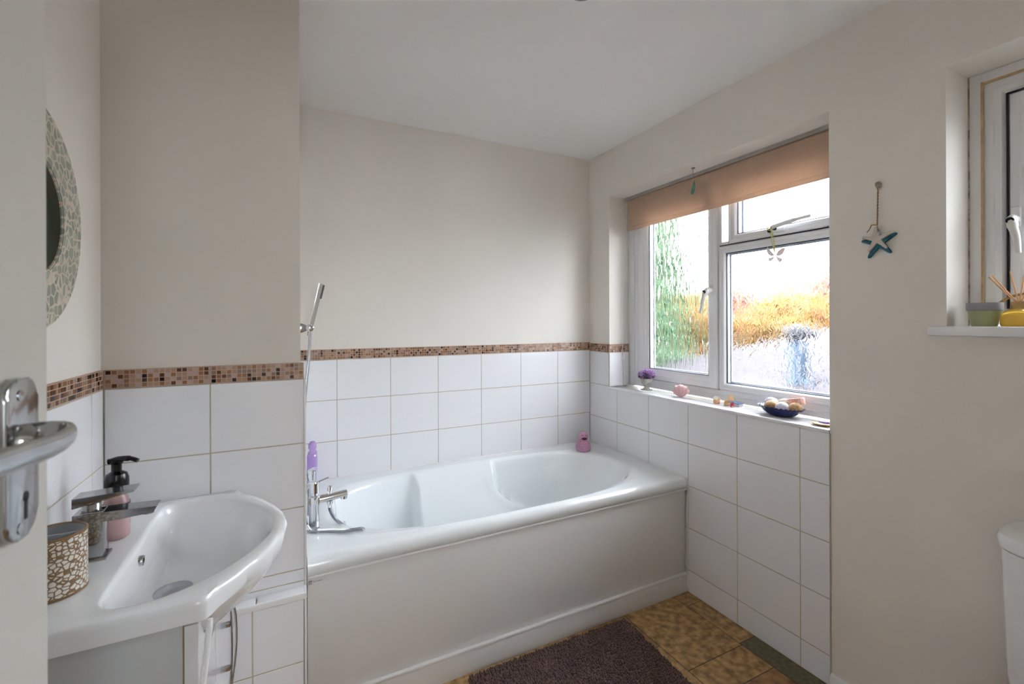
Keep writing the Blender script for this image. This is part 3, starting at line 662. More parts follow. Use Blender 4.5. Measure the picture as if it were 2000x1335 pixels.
# round mosaic mirror
MYC, MZC = 1.112, 1.523
mi_ = thing('round_mirror', 'round wall mirror in a wide grey-green mosaic surround', 'mirror', (XL, MYC, MZC))
def mosaic_frame():
    m = bpy.data.materials.new('mirror_mosaic'); m.use_nodes = True; N = m.node_tree.nodes; L = m.node_tree.links; b = N['Principled BSDF']
    tc = N.new('ShaderNodeTexCoord'); mp = N.new('ShaderNodeMapping'); mp.inputs['Scale'].default_value = (0, 1, 1); L.new(tc.outputs['Object'], mp.inputs[0])
    vo = N.new('ShaderNodeTexVoronoi'); vo.feature = 'DISTANCE_TO_EDGE'; vo.inputs['Scale'].default_value = 50; vo.inputs['Randomness'].default_value = .8; L.new(mp.outputs[0], vo.inputs['Vector'])
    vc = N.new('ShaderNodeTexVoronoi'); vc.inputs['Scale'].default_value = 50; vc.inputs['Randomness'].default_value = .8; L.new(mp.outputs[0], vc.inputs['Vector'])
    c2 = N.new('ShaderNodeValToRGB'); c2.color_ramp.elements[0].color = srgb(132,140,126); c2.color_ramp.elements[1].color = srgb(166,170,154); L.new(vc.outputs['Color'], c2.inputs[0])
    cr = N.new('ShaderNodeValToRGB'); e = cr.color_ramp.elements; e[0].position = .07; e[0].color = (0,0,0,1); e[1].position = .11; e[1].color = (1,1,1,1); L.new(vo.outputs['Distance'], cr.inputs[0])
    mxn = N.new('ShaderNodeMixRGB'); L.new(cr.outputs[0], mxn.inputs[0]); mxn.inputs[1].default_value = srgb(206,196,178); L.new(c2.outputs[0], mxn.inputs[2]); L.new(mxn.outputs[0], b.inputs['Base Color']); b.inputs['Roughness'].default_value = .4
    bp = N.new('ShaderNodeBump'); bp.inputs['Strength'].default_value = .6; bp.inputs['Distance'].default_value = .002; L.new(cr.outputs[0], bp.inputs['Height']); L.new(bp.outputs[0], b.inputs['Normal'])
    return m
bm = B(); lathe(bm, [(.215, .003), (.217, .006), (.217, .026), (.213, .030), (.112, .036), (.108, .034), (.106, .020)], (XL, MYC, MZC), 90, 'X', cap1=False); obj('mosaic_surround', bm, mosaic_frame(), mi_)
bm = B(); lathe(bm, [(.105, .019), (.107, .030), (.110, .0355)], (XL, MYC, MZC), 80, 'X', cap0=False, cap1=False); obj('inner_rim', bm, mat('dark_green_rim', (.06,.07,.05,1), .4), mi_)
bm = B(); lathe(bm, [(0, .020), (.107, .020)], (XL, MYC, MZC), 64, 'X', cap0=False, cap1=False); obj('mirror_glass', bm, mat('mirror_silver', (.85,.86,.86,1), .01, 1, var=0), mi_)

# ------------------------------------------------------------------ blind
rb = thing('roller_blind', 'tan fabric roller blind drawn a little way down over the window', 'blind', (1.835, 1.58, 2.06))
fab = mat('tan_blind_fabric', srgb(214,188,166), .85, var=.03, vscale=90, transl=.38)
bm = B(); loft(bm, [[(1.8195, y, 2.060), (1.8195, y, 1.901), (1.8200, y, 1.900), (1.8170, y, 1.896), (1.8170, y, 1.877), (1.8230, y, 1.877), (1.8230, y, 1.898), (1.8215, y, 1.905), (1.8215, y, 2.060)] for y in (.995, 2.168)], True, True, True); obj('fabric', bm, fab, rb, 30)
bm = B(); tube(bm, [(1.835, .985, 2.056), (1.835, 2.170, 2.056)], .0165, 28); obj('roller', bm, fab, rb)
bm = B(); box(bm, 1.816, 1.853, .960, 2.178, 2.074, 2.0835, .001); box(bm, 1.8150, 1.8165, .960, 2.172, 2.0655, 2.0765); obj('top_rail', bm, mat('grey_rail', (.42,.40,.37,1), .4), rb)
bm = B(); lathe(bm, [(.006, .0), (.015, .002), (.017, .005), (.017, .016), (.013, .018)], (1.834, 2.170, 2.050), 28, 'Y'); obj('end_bracket', bm, mat('cream_plastic', srgb(222,214,200), .4), rb)
bm = B()
pch = spline([(1.818, 2.181, 2.05), (1.8185, 2.182, 1.7), (1.8185, 2.184, 1.3), (1.815, 2.184, 1.12), (1.802, 2.184, 1.085), (1.788, 2.184, 1.12), (1.790, 2.184, 1.3), (1.805, 2.183, 1.7), (1.816, 2.181, 2.05)], 20)
tube(bm, pch, .0011, 6)
for p in pch[::1]: ball(bm, p, .0019, 1)
obj('pull_chain', bm, trimw, rb)

# hanging glass ornament
GX, GY, GZ = 1.747, 1.604, 2.084
go = thing('glass_ornament', 'small green glass droplet hanging from the top of the window recess', 'ornament', (GX, GY, GZ))
bm = B(); lathe(bm, [(.010, -.001), (.008, -.004), (.002, -.006)], (GX, GY, GZ), 20); tube(bm, spline([(GX, GY, GZ-.004), (GX, GY, GZ-.040), (GX+.001, GY-.004, GZ-.047), (GX, GY-.006, GZ-.042)], 6), .0011, 8); obj('hook', bm, mat('dull_metal', (.25,.24,.22,1), .4, .6), go)
bm = B(); tube(bm, [(GX, GY-.002, GZ-.046), (GX, GY-.004, GZ-.068)], .0004, 6); obj('thread', bm, mat('clear_thread', (.5,.42,.36,1), .5), go)
bm = B(); prism(bm, [(GY-.0085, GZ-.064), (GY-.0100, GZ-.082), (GY-.0115, GZ-.102), (GY-.0040, GZ-.120), (GY+.003, GZ-.132), (GY+.010, GZ-.130), (GY+.0135, GZ-.120), (GY+.010, GZ-.108), (GY+.004, GZ-.100), (GY-.001, GZ-.086)], 'X', GX-.003, GX+.003, .0015)
obj('droplet', bm, mat('sea_green_glass', srgb(120,190,160), .12, trans=.35, var=.12, vscale=60), go)

# butterfly with ribbon
FX, FY, FZ = 1.805, 1.222, 1.603
bf = thing('butterfly_ornament', 'white wooden butterfly hanging on yellow ribbon from the window handle', 'ornament', (FX, FY, FZ))
bm = B()
def wing(pts): prism(bm, [(FY+a, FZ+b) for a, b in pts], 'X', FX-.0015, FX+.0015, .0006)
wing([(.002, .002), (.012, .010), (.026, .028), (.034, .040), (.038, .038), (.038, .020), (.032, .008), (.018, -.002)])
wing([(-.002, .002), (-.014, .018), (-.028, .026), (-.041, .027), (-.040, .018), (-.034, .004), (-.022, -.004), (-.008, -.004)])
wing([(.003, -.002), (.016, -.008), (.030, -.008), (.031, -.018), (.022, -.024), (.010, -.016)])
wing([(-.003, -.002), (-.014, -.010), (-.030, -.018), (-.028, -.028), (-.018, -.032), (-.008, -.020)])
obj('wings', bm, mat('cream_wood_wings', srgb(236,230,222), .6, vscale=120, c2=srgb(216,208,208), transl=.4), bf, 30)
bm = B(); tube(bm, [(FX-.002, FY, FZ+.010), (FX-.002, FY, FZ-.020)], [.002, .0012], 10); obj('butterfly_body', bm, mat('grey_body', srgb(170,160,160), .6), bf)
bm = B(); yel = mat('yellow_ribbon', srgb(214,212,130), .6, transl=.3)
tube(bm, spline([(1.818, 1.252, FZ+.118), (1.812, 1.240, FZ+.10), (1.810, 1.232, FZ+.06), (1.806, FY+.003, FZ+.012)], 8), .0032, 8, sy=.15)
tube(bm, spline([(1.818, 1.252, FZ+.118), (1.815, 1.247, FZ+.100), (1.810, 1.240, FZ+.06), (1.806, FY+.004, FZ+.012)], 8), .0030, 8, sy=.15); lathe(bm, [(.0085, -.002), (.0100, .002), (.0085, .006)], (1.812, 1.254, FZ+.122), 16, 'X', cap0=False, cap1=False)
obj('ribbon', bm, yel, bf, label='yellow ribbon')

# ------------------------------------------------------------------ things on window 1 sill
ZS = .928
ux, uy = 1.788, 1.977
ur = thing('flower_urn', 'small stone urn of purple artificial heather at the left end of the sill', 'potted plant', (ux, uy, ZS))
bm = B(); box(bm, ux-.0235, ux+.0235, uy-.0235, uy+.0235, ZS, ZS+.008, .001); lathe(bm, [(.021, .008), (.019, .014), (.0125, .019), (.013, .023), (.022, .033), (.030, .047), (.034, .062), (.0355, .068), (.033, .070), (.030, .064), (0, .062)], (ux, uy, ZS), 36, cap1=False)
obj('urn', bm, mat('grey_stone_urn', srgb(196,192,184), .8, vscale=50, c2=srgb(150,147,140)), ur)
bm = B(); rnd = random.Random(3)
def dirs(k, n): z = 1-2*(k+.5)/n; r = math.sqrt(max(0, 1-z*z)); a = k*2.39996; return V(r*math.cos(a), r*math.sin(a), z)
for k in range(900):
    d = dirs(k, 900); d = (d+V(rnd.uniform(-.1, .1), rnd.uniform(-.1, .1), rnd.uniform(-.1, .1))).normalized()
    if d.z < -.45: continue
    p = V(ux, uy, ZS+.086)+V(d.x*.042, d.y*.042, d.z*.032); q = p+d*rnd.uniform(.004, .009); w = d.cross(V(rnd.random(), rnd.random(), rnd.random())).normalized()*.0011; w2_ = d.cross(w)
    mi2 = rnd.choices([0, 1, 2], [.6, .25, .15])[0] if d.z > -.1 else rnd.choices([0, 1, 2], [.3, .2, .5])[0]
    q0 = V(ux, uy, ZS+.086)+V(d.x*.024, d.y*.024, d.z*.018)
    loft(bm, [[q0+w, q0+w2_, q0-w, q0-w2_], [p+w*1.6, p+w2_*1.6, p-w*1.6, p-w2_*1.6], [q+w*.4, q+w2_*.4, q-w*.4, q-w2_*.4]], True, False, True, mi2)
ball(bm, (ux, uy, ZS+.084), .033, 2, (1, 1, .75), mi=2)
h_ = obj('heather', bm, [mat('heather_purple', srgb(176,132,190), .6), mat('heather_pale', srgb(226,200,236), .6), mat('heather_green', srgb(66,86,74), .7)], ur, None)
# shell candle
kx, ky = 1.784, 1.720
sc = thing('shell_candle', 'pale pink scallop shell candle on the sill below the casement', 'candle', (kx, ky, ZS))
bm = B(); rings = []; pd = V(.50, -.866, 0)  # ribs face the room
n1, n2 = 30, 110
for i in range(n1+1):
    ph = -PI/2+PI*i/n1; r = []
    for j in range(n2):
        th = 2*PI*j/n2
        # flattened body; ribs fan out from the base
        x, y, z = math.cos(ph)*math.cos(th), math.cos(ph)*math.sin(th), math.sin(ph)
        fan = math.atan2(x*1.0, z+1.35)
        rib = 1+.085*math.cos(fan*19)*sm(-.95, -.5, z)*(1-.6*sm(.75, 1.0, z))
        rad = .041*(1-.20*sm(-.2, -1.0, z))
        p = V(x*rad*rib, y*.026*rib, z*.032*rib)
        c_, s_ = math.cos(math.radians(-60)), math.sin(math.radians(-60))
        p = V(p.x*c_-p.y*s_, p.x*s_+p.y*c_, p.z); r.append((kx+p.x, ky+p.y, max(ZS, ZS+.031+p.z)))
    rings.append(r)
loft(bm, rings, True); obj('shell_body', bm, mat('pink_wax', srgb(228,184,184), .5, var=.03), sc, 80)
bm = B(); lathe(bm, [(.002, .060), (.0016, .082), (.0025, .083), (0, .084)], (kx, ky, ZS), 10); obj('wick', bm, trimw, sc)
# beach-hut ornaments
def hut(name, label, x, y, w, d, h, rf, mb, mr, rot=0, md=None):
    t = thing(name, label, 'ornament', (x, y, ZS)); R = Matrix.Translation((x, y, ZS)) @ Matrix.Rotation(rot, 4, 'Z')
    bm = B(); prism(bm, [(-w/2, 0), (w/2, 0), (w/2, h), (0, h+rf*.8), (-w/2, h)], 'Y', -d/2, d/2, .0006); bmesh.ops.transform(bm, matrix=R, verts=bm.verts); obj('hut_body', bm, mb, t, 30)
    bm = B(); e = .003
    loft(bm, [[(-w/2-e, yy, h-.002), (0, yy, h+rf), (w/2+e, yy, h-.002), (w/2+e, yy, h+.0005), (0, yy, h+rf+.003), (-w/2-e, yy, h+.0005)] for yy in (-d/2-.002, d/2+.002)], True, True, True); bmesh.ops.transform(bm, matrix=R, verts=bm.verts); obj('hut_roof', bm, mr, t, 30)
    if md:
        bm = B(); box(bm, -w*.36, w*.36, -d/2-.0012, -d/2+.001, .0005, h*.35); bmesh.ops.transform(bm, matrix=R, verts=bm.verts); obj('hut_door', bm, md, t, None)
    return t
wood = mat('pale_wood', srgb(222,176,130), .6, vscale=70, var=.1); woodw = mat('cream_wood', srgb(238,226,206), .6); red = mat('red_paint', srgb(200,40,70), .5); blue = mat('blue_paint', srgb(110,160,205), .5)
hut('beach_hut', 'little peach beach hut with cream roof, leftmost of the sill huts', 1.782, 1.500, .020, .024, .022, .010, wood, woodw, -.25, mat('pink_door', srgb(190,120,120), .6))
hut('beach_hut', 'tiny red and white beach hut in front of the folding chair', 1.768, 1.4050, .012, .013, .020, .007, red, blue, -.6, woodw)
t = thing('deckchair_ornament', 'tiny folding wooden chair ornament among the sill beach huts', 'ornament', (1.780, 1.436, ZS))
def tilted(cx, cy, cz, w, l, th, ang, yaw_, m, nm):
    bm = B(); box(bm, -w/2, w/2, -l/2, l/2, -th/2, th/2, .0008)
    bmesh.ops.transform(bm, matrix=Matrix.Translation((cx, cy, cz)) @ Matrix.Rotation(yaw_, 4, 'Z') @ Matrix.Rotation(ang, 4, 'X'), verts=bm.verts); obj(nm, bm, m, t, 30)
tilted(1.778, 1.438, ZS+.0115, .028, .026, .007, .55, -.9, wood, 'seat'); tilted(1.780, 1.4400, ZS+.0265, .028, .034, .004, -.35, -.9, woodw, 'seat_cushion'); tilted(1.792, 1.430, ZS+.032, .024, .028, .006, 1.1, -.9, wood, 'backrest')
t = thing('fallen_hut', 'pale blue roofed hut lying on its side nearest the window frame', 'ornament', (1.815, 1.418, ZS))
bm = B(); prism(bm, [(1.800, 0+ZS), (1.834, 0+ZS), (1.832, ZS+.011), (1.806, ZS+.012)], 'Y', 1.395, 1.435, .001); obj('hut_body', bm, mat('white_paint', (.8,.82,.85,1), .5), t)
bm = B(); box(bm, 1.799, 1.835, 1.394, 1.436, ZS+.0118, ZS+.0145, .0006); obj('hut_roof', bm, blue, t)
# scalloped dish
dx_, dy_ = 1.780, 1.186
di = thing('scalloped_dish', 'dark blue fluted dish of decorative balls near the right of the sill', 'dish', (dx_, dy_, ZS))
bm = B(); rings = []
prof = [(.0, .004), (.030, .003), (.042, .0), (.050, .004), (.066, .016), (.079, .028), (.090, .037), (.0915, .0385), (.088, .0375), (.076, .030), (.062, .019), (.046, .0085), (.0, .0075)]
for r0, h in prof:
    ring_ = []
    for j in range(192):
        a = 2*PI*j/192; k = sm(.045, .075, r0); fl_ = 1+.035*k*math.cos(a*32); hz = h+.0022*sm(.07, .09, r0)*math.cos(a*32)
        c_, s_ = math.cos(a)*r0*fl_*.62, math.sin(a)*r0*fl_*1.03; ring_.append((dx_+c_, dy_+s_, ZS+hz))
    rings.append(ring_)
loft(bm, rings, True); obj('dish_body', bm, mat('navy_glaze', srgb(24,40,96), .22, vscale=40, var=.25), di, 60)
wpaper = mat('white_print_ball', srgb(232,230,238), .7, vscale=150, c2=srgb(190,176,214)); gold = mat('gold_twine', srgb(222,190,140), .6, vscale=90, c2=srgb(176,132,84), bump=.8, bscale=120); whitef = mat('white_floral', srgb(240,238,244), .6, vscale=75, c2=srgb(214,204,220)); cream = mat('cream_sprig', srgb(238,226,206), .6, vscale=80, c2=srgb(200,180,150))
for nm, lb, p, r, m, s in (
    ('decorative_ball', 'plain white ball at the left end of the blue dish', (1.792, 1.232, .045), .026, wpaper, (1, 1.08, .95)),
    ('decorative_ball', 'gold twine ball at the left front of the blue dish', (1.768, 1.216, .036), .0255, gold, (1, 1.15, .95)),
    ('decorative_ball', 'white floral ball at the front middle of the blue dish', (1.762, 1.166, .038), .0250, whitef, (1, 1.08, .95)),
    ('decorative_ball', 'gold twine ball at the right end of the blue dish', (1.783, 1.126, .040), .0250, gold, (1, 1.05, .95)),
    ('decorative_ball', 'cream sprigged ball at the back of the blue dish', (1.800, 1.180, .046), .0265, cream, (.9, 1.1, .95))):
    bm = B(); ball(bm, (p[0], p[1], ZS+p[2]), r, 4, s, Matrix.Rotation(random.uniform(-.4, .4), 4, 'X')); tag(obj(nm, bm, m, None, 80, (p[0], p[1], ZS+p[2])), lb, 'ball', 'decorative balls in the blue dish')
bm = B(); box(bm, -.0145, .0145, -.030, .030, -.013, .013, .0015); bmesh.ops.transform(bm, matrix=Matrix.Translation((1.8075, 1.138, ZS+.064)) @ Matrix.Rotation(-.25, 4, 'X'), verts=bm.verts)
tag(obj('patterned_box', bm, mat('red_floral_card', srgb(226,120,112), .6, vscale=90, c2=srgb(244,220,204)), None, 30, (1.8075, 1.138, ZS+.05)), 'small red and cream patterned box behind the decorative balls', 'box')
# little shell at right end
qx, qy = 1.745, 1.003
sh = thing('seashell', 'flat golden seashell with a purple centre at the right end of the sill', 'shell', (qx, qy, ZS))
bm = B(); rings = []
for r0, h in ((.0, .002), (.016, .0), (.028, .004), (.033, .008), (.031, .009), (.016, .011), (0, .012)):
    rings.append([(qx+r0*math.cos(a)*.75*(1+.07*math.cos(a*11)), qy+r0*math.sin(a)*1.15*(1+.07*math.cos(a*11)), ZS+h) for a in [2*PI*j/66 for j in range(66)]])
loft(bm, rings, True); obj('shell_edge', bm, mat('gold_shell', srgb(226,184,112), .35, vscale=60, c2=srgb(180,130,60)), sh)
bm = B(); ball(bm, (qx+.003, qy-.006, ZS+.011), .018, 3, (.75, 1.1, .42)); obj('purple_centre', bm, mat('purple_glitter', srgb(150,116,196), .4, vscale=200, var=.25), sh, label='purple glittery centre')

# ------------------------------------------------------------------ starfish hanging on the wall
wx = XW
st_ = thing('starfish_ornament', 'blue and white wooden starfish hanging by twine on the bare wall', 'ornament', (wx, .797, 1.59))
def star(bm, cy, cz, R, r, x0, x1, rot=0, pts=5, skew=None):
    out = []
    for k in range(pts):
        a = PI/2+rot+2*PI*k/pts; s = 1.0 if skew is None else skew[k]
        ca_, sa_ = math.cos(a), math.sin(a); w = R*.085
        tip = (cy-ca_*R*s, cz+sa_*R*s)   # +y is left in the picture
        out += [(tip[0]-sa_*w, tip[1]-ca_*w), (tip[0]-ca_*w*.8, tip[1]+sa_*w*.8), (tip[0]+sa_*w, tip[1]+ca_*w)]
        a2 = a+PI/pts; out.append((cy-math.cos(a2)*r, cz+math.sin(a2)*r))
    prism(bm, out, 'X', x0, x1, .0018)
bm = B(); star(bm, .797, 1.5830, .050, .0155, wx-.010, wx-.002, .10, skew=[.9, .95, 1.08, 1.0, 1.05]); obj('blue_starfish', bm, mat('teal_paint', srgb(36,104,124), .6, vscale=60, var=.2), st_, 30, label='teal blue starfish behind')
bm = B(); star(bm, .798, 1.5935, .046, .010, wx-.018, wx-.010, .06, skew=[.85, .92, .95, .9, .95]); obj('white_starfish', bm, mat('whitewashed_wood', srgb(206,196,188), .7), st_, 30, label='whitewashed starfish in front')
tw = mat('twine', srgb(158,122,84), .8, vscale=200, var=.3)
bm = B(); c0 = V(wx-.008, .7975, 1.755); c1 = V(wx-.012, .798, 1.640)
for s in (0, PI): tube(bm, [c0.lerp(c1, t/40)+V(0, math.cos(s+t*.9)*.0014, 0)+V(math.sin(s+t*.9)*.0014, 0, 0) for t in range(41)], .0013, 6)
tube(bm, spline([c0+V(0, .0006, 0), c0+V(0, .004, .014), c0+V(0, 0, .022), c0+V(0, -.004, .014), c0], 6), .0011, 6)
tube(bm, spline([c1, c1+V(-.004, .014, .002), c1+V(-.004, .020, -.010), c1+V(-.004, .028, -.020)], 6), .0016, 6); tube(bm, [c1, c1+V(-.006, -.004, -.02)], .0012, 6); obj('twine', bm, tw, st_)
bm = B(); ball(bm, (wx-.022, .788, 1.612), .0062, 3, (1, 1, .9)); obj('bead', bm, mat('silver_bead', srgb(190,200,205), .3, .4, vscale=220, var=.4, stretch=(0,0,1)), st_)
bm = B(); prism(bm, [(.790, 1.766), (.789, 1.778), (.796, 1.785), (.806, 1.783), (.8065, 1.772), (.801, 1.765)], 'X', wx-.010, wx-.0005, .003); tag(obj('wall_hook', bm, mat('stone_green', srgb(150,150,130), .6), None, 60, (wx, .797, 1.775)), 'small grey-green stone-like hook stuck to the wall above the starfish', 'hook')

# ------------------------------------------------------------------ things on window 2 sill
ZP = 1.306
py_, px2 = .562, 1.757
po = thing('plant_pot', 'small tapered green pot with a grey rim on the small window sill', 'pot', (px2, py_, ZP))
bm = B(); lathe(bm, [(.0265, 0), (.0275, .002), (.0355, .046), (.0345, .047), (0, .045)], (px2, py_, ZP), 40, cap1=False); obj('pot_body', bm, mat('sage_green', srgb(172,182,138), .6, var=.04), po)
bm = B(); lathe(bm, [(.0355, .045), (.0380, .046), (.0392, .066), (.0380, .068), (.0345, .067), (.033, .050), (0, .050)], (px2, py_, ZP), 40, cap0=False, cap1=False); obj('pot_rim', bm, mat('slate_rim', srgb(142,142,148), .6), po)
ry_, rx_ = .4905, 1.752
rd = thing('reed_diffuser', 'amber glass reed diffuser bottle with a gold collar beside the pot', 'diffuser', (rx_, ry_, ZP))
bm = B(); lathe(bm, [(.034, 0), (.0365, .003), (.0365, .028), (.034, .038), (.026, .045), (.015, .049), (.015, .052)], (rx_, ry_, ZP), 40); obj('bottle', bm, mat('amber_oil', srgb(248,205,80), .06, trans=.35, var=.05), rd)
bm = B(); lathe(bm, [(.0165, .048), (.0165, .067), (.015, .069), (.012, .069), (.012, .062), (0, .062)], (rx_, ry_, ZP), 32, cap1=False); obj('collar', bm, mat('gold_collar', srgb(190,158,104), .3, .5), rd)
rm = mat('rattan_reed', srgb(232,182,134), .7, vscale=120, var=.06)
for dx1, dy1, h in ((-.010, .058, .142), (-.004, .052, .146), (.004, .0585, .139), (.006, .019, .154), (.002, -.010, .144), (-.006, -.030, .132)):
    bm = B(); s = 1.0; tube(bm, [(rx_-dx1*.10, ry_-dy1*.12, ZP+.050), (rx_+dx1, ry_+dy1, ZP+h)], .0019, 8); obj('reed', bm, rm, rd)
bm = B(); tube(bm, spline([(1.806, .556, ZP+.004), (1.812, .553, ZP+.055), (1.815, .532, ZP+.080), (1.815, .500, ZP+.092), (1.815, .465, ZP+.088), (1.812, .44, ZP+.055), (1.806, .436, ZP+.004)], 14), [.0042 if i % 2 else .0034 for i in range(85)], 10)
tag(obj('rope_loop', bm, mat('jute_rope', srgb(166,136,92), .85, vscale=200, var=.3), None, 80, (1.81, .5, ZP)), 'loop of brown rope standing behind the reed diffuser', 'rope')

# ------------------------------------------------------------------ toilet
to = thing('toilet', 'white toilet with its cistern against the right-hand wall, mostly out of frame', 'toilet', (1.60, .27, 0))
def rrect(x0, x1, y0, y1, r, z, n=8):
    out = []
    for cx, cy, a0 in ((x1-r, y1-r, 0), (x0+r, y1-r, PI/2), (x0+r, y0+r, PI), (x1-r, y0+r, 3*PI/2)):
        for k in range(n+1): a = a0+PI/2*k/n; out.append((cx+r*math.cos(a), cy+r*math.sin(a), z))
    return out
def dcist(x0, x1, y0, y1, z, bow=.05, n=24):
    # back edge flat on the wall, front bowed
    out = [(x1, y0, z), (x1, y1, z)]
    yc, hw = (y0+y1)/2, (y1-y0)/2
    for k in range(n+1):
        t = 1-2*k/n; a = abs(t); xf = x0+bow*(a**2.6)+.04*max(0, a-.82)/.18*0; out.append((xf, yc+hw*t*(1-.0), z))
    return out
def cring(inset, z, lo=0):
    y0, y1 = .085+inset, .4905-inset; yc, hw = (y0+y1)/2, (y1-y0)/2; x0, x1 = 1.525+inset, XW-.004
    out = [];
    for k in range(60):
        a = PI/2+PI*k/59; out.append((x1-.05+(x1-.05-x0)*math.copysign(abs(math.cos(a))**.62, math.cos(a)), yc+hw*math.copysign(abs(math.sin(a))**.45, math.sin(a)), z))
    return [(x1, y1, z)]+out+[(x1, y0, z)]
bm = B(); loft(bm, [cring(.030, .36), cring(.018, .375), cring(.014, .42), cring(.004, .742)], True, True, True); obj('cistern', bm, ceram, to, 40)
bm = B(); loft(bm, [cring(.004, .7440), cring(.000, .748), cring(-.002, .770), cring(.002, .780), cring(.012, .784)], True, True, True); obj('cistern_lid', bm, ceram, to, 40)
bm = B(); rings = []
for z, x0, x1, hw in ((0, 1.20, 1.66, .10), (.10, 1.18, 1.66, .10), (.25, 1.12, 1.66, .14), (.38, 1.05, 1.66, .18), (.40, 1.05, 1.66, .18)):
    cx, a = (x0+x1)/2, (x1-x0)/2; rings.append([(cx+a*math.copysign(abs(math.cos(t))**.8, math.cos(t)), .285+hw*math.copysign(abs(math.sin(t))**.8, math.sin(t)), z) for t in [2*PI*k/48 for k in range(48)]])
loft(bm, rings, True, True, True); obj('pan', bm, ceram, to)
bm = B(); rings = []
for z, g in ((.401, 0), (.408, .006), (.420, .004), (.424, -.006)):
    cx, a, hw = 1.29, .245+g, .18+g; rings.append([(cx+a*math.cos(t), .285+hw*math.sin(t), z) for t in [2*PI*k/48 for k in range(48)]])
loft(bm, rings, True, True, True); obj('seat_lid', bm, trimw, to)

# ceiling downlight
dl = thing('ceiling_spotlight', 'small round recessed spotlight in the ceiling at the top of the picture', 'ceiling light', (.770, 1.168, ZC))
bm = B(); lathe(bm, [(.030, -.003), (.036, -.010), (.042, -.010), (.045, -.004), (.045, .0)], (.770, 1.168, ZC), 40, cap0=False, cap1=False); obj('trim_ring', bm, chromed, dl)
bm = B(); lathe(bm, [(0, -.002), (.031, -.002)], (.770, 1.168, ZC), 32, cap0=False); obj('lamp_glass', bm, mat('frosted_lamp', (.6,.6,.6,1), .4), dl)
ld = bpy.data.lights.new('ceiling_fill', 'AREA'); ld.shape = 'DISK'; ld.size = .06; ld.energy = .38; ld.color = (1, .93, .84)  # weak fill light added at the fitting; the spotlight itself is off
lo = bpy.data.objects.new('ceiling_fill', ld); COL.objects.link(lo); lo.location = (0, 0, -.004); lo.parent = dl

# ------------------------------------------------------------------ outdoors
bm = B(); box(bm, -5, 60, -30, 60, -3.6, -3.5); gd = struct('ground', bm, mat('lawn', srgb(50,56,40), .9, vscale=1.5, var=.2))
roofm = mat('clay_roof_tiles', (.010,.007,.010,1), .8, vscale=6, c2=(.054,.043,.048,1), bump=1.0, bscale=7, bdist=.12, stretch=(1.2, 3, 1))
ho = thing('neighbour_house', 'pinkish tiled roof of the lower building outside the big window', 'house', (7, 4, -3.5))
bm = B(); ridge = [(9.0, 9.4, .117), (8.2, -1.0, 2.498)]; eave = [(3.4, 8.8, -1.767), (3.4, -1.5, .880)]
loft(bm, [[eave[0], ridge[0], (12.5, 9.6, -1.2), (12.5, 9.6, -1.35), (3.4, 8.8, -1.95)], [eave[1], ridge[1], (12.5, -1.0, .4), (12.5, -1, .25), (3.4, -1.5, .70)]], True, True, True); obj('roof', bm, roofm, ho, 20)
bm = B(); box(bm, 3.7, 12.2, -1.2, 8.6, -3.5, -1.75); obj('house_wall', bm, mat('render_wall', srgb(80,75,70), .9), ho)
fl_ = thing('flue_pipe', 'grey-blue metal flue with a dark cowl rising from the neighbouring roof', 'chimney flue', (6.0, 3.66, .20))
bm = B(); lathe(bm, [(.095, -.1), (.095, .60), (.115, .61), (.115, .64), (.08, .65)], (6.0, 3.66, .40), 24); obj('pipe', bm, mat('zinc_flue', srgb(44,58,72), .5, 0, var=.2), fl_)
bm = B(); lathe(bm, [(.15, .70), (.17, .74), (.15, .82), (.06, .88)], (6.0, 3.66, .40), 24); lathe(bm, [(.04, .6), (.04, .75)], (6.0, 3.66, .40), 12); obj('cowl', bm, mat('dark_cowl', srgb(14,16,24), .5), fl_)
bm = B(); lathe(bm, [(.06, -.08), (.06, .16), (.0, .19)], (5.85, 3.42, .42), 16); obj('side_vent', bm, MATS['zinc_flue'], fl_)
bm = B(); box(bm, 5.55, 6.3, 3.2, 4.1, .10, .44, .04); obj('flashing', bm, mat('white_flashing', (.15,.15,.15,1), .6), fl_)
def tree(label, x, y, z0, rx, ry, rz, zc, cols, n, leaf, group, seed, trunk=True, cone=False):
    rnd = random.Random(seed)
    t = thing('tree', label, 'tree', (x, y, z0), group)
    bm = B()
    blobs = [(V(rnd.uniform(-.6, .6)*rx, rnd.uniform(-.6, .6)*ry, rnd.uniform(-.6, .6)*rz), rnd.uniform(.35, .6)) for _ in range(12)]
    for k in range(n):
        if cone:
            h = rnd.random(); a = rnd.uniform(0, 2*PI); r = (1-h**5)*rnd.uniform(.45, 1.0)
            p = V(x+rx*r*math.cos(a), y+ry*r*math.sin(a), zc-rz+2*rz*h)
        else:
            b, s = rnd.choice(blobs); d = V(rnd.gauss(0, 1), rnd.gauss(0, 1), rnd.gauss(0, 1)).normalized()*rnd.uniform(.7, 1.0)
            p = V(x+b.x+d.x*rx*s, y+b.y+d.y*ry*s, zc+b.z+d.z*rz*s)
        u = V(rnd.gauss(0, 1), rnd.gauss(0, 1), rnd.gauss(0, 1)).normalized(); w = u.cross(V(rnd.gauss(0, 1), rnd.gauss(0, 1), rnd.gauss(0, 1))).normalized(); L_ = leaf*rnd.uniform(.6, 1.3)
        f = bm.faces.new([bm.verts.new(p+u*L_), bm.verts.new(p+w*L_*.5), bm.verts.new(p-u*L_), bm.verts.new(p-w*L_*.5)]); f.material_index = rnd.randrange(len(cols))
    obj('crown', bm, cols, t, None)
    bm = B(); tube(bm, [(x, y, z0), (x, y, zc)], [.16, .07], 10); obj('trunk', bm, mat('bark', srgb(90,74,60), .9), t)
def lm(n, c): return mat('leaf_'+n, c, .7, transl=.35)
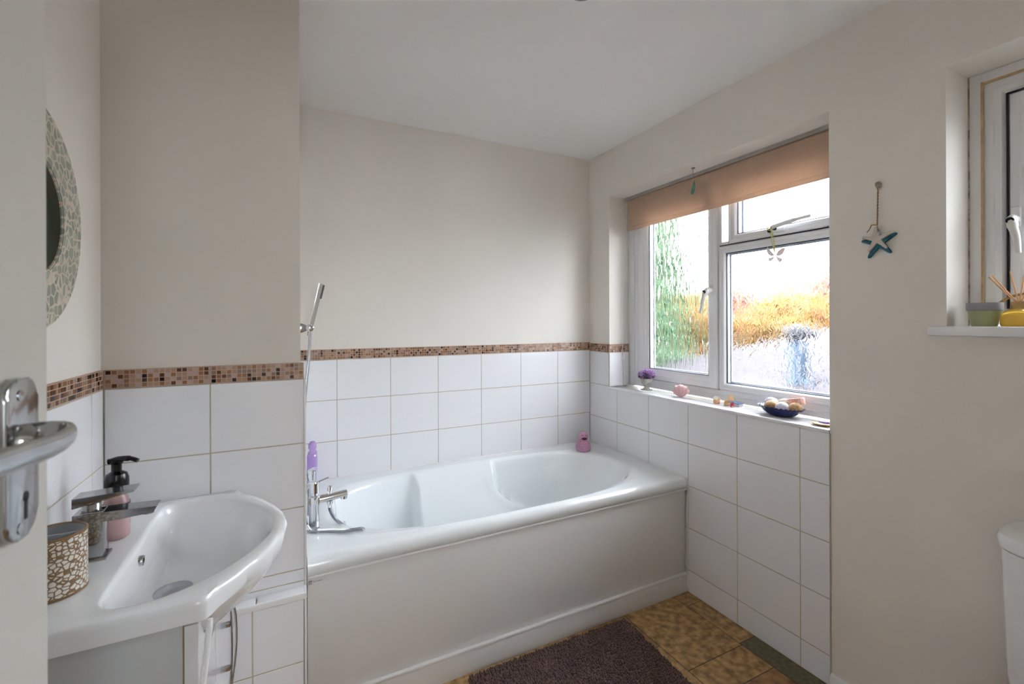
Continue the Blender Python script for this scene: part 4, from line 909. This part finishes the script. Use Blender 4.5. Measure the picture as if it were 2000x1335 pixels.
org = [lm('orange', (.40,.22,.08,1)), lm('gold', (.42,.28,.10,1)), lm('apricot', (.40,.22,.12,1)), lm('yellow_green', (.24,.20,.075,1))]
pnk = [lm('rose', (.36,.20,.17,1)), lm('salmon', (.38,.22,.17,1)), lm('coral', (.34,.17,.15,1))]
grn = [lm('green', (.11,.18,.10,1)), lm('pale_green', (.19,.26,.16,1)), lm('deep_green', (.065,.12,.07,1))]
G_ = 'trees outside the window'
tree('golden orange autumn tree behind the lower roof, left of the flue', 13.0, 11.0, -3.5, 1.2, 1.15, 1.5, .8, org, 7500, .12, G_, 1)
tree('golden orange autumn tree directly behind the flue', 13.0, 8.3, -3.5, 1.2, 1.2, 1.4, 1.0, org, 7500, .12, G_, 2)
tree('golden orange autumn tree at the right edge of the window view', 13.0, 5.6, -3.5, 1.2, 1.15, 1.35, 1.15, org, 7000, .12, G_, 3)
tree('reddish pink autumn tree standing tallest behind the orange trees', 16.6, 13.2, -3.5, 1.4, 1.9, 1.5, 1.6, pnk+org[2:3], 6000, .12, G_, 4)
tree('reddish pink autumn tree behind the right-hand orange trees', 16.6, 8.7, -3.5, 1.4, 1.8, 1.5, 1.6, pnk+org[2:3], 6000, .12, G_, 5)
tree('tall green conifer seen through the left casement', 9.0, 9.75, -3.5, 1.1, 1.25, 4.4, 1.9, grn, 24000, .15, G_, 6, cone=True)

# ------------------------------------------------------------------ light
w = bpy.data.worlds.new('overcast_sky'); S.world = w; w.use_nodes = True
bg = w.node_tree.nodes['Background']; bg.inputs[0].default_value = (.90, .965, 1.04, 1); bg.inputs[1].default_value = 5.0
S.view_settings.view_transform = 'Standard'; S.view_settings.look = 'None'; S.view_settings.gamma = 1; S.view_settings.exposure = 1.78
S.view_settings.use_curve_mapping = False
S.cycles.max_bounces = 14; S.cycles.diffuse_bounces = 8; S.cycles.glossy_bounces = 6; S.cycles.transmission_bounces = 8
S.cycles.sample_clamp_indirect = 0; S.cycles.blur_glossy = .5
S.cycles.use_denoising = True
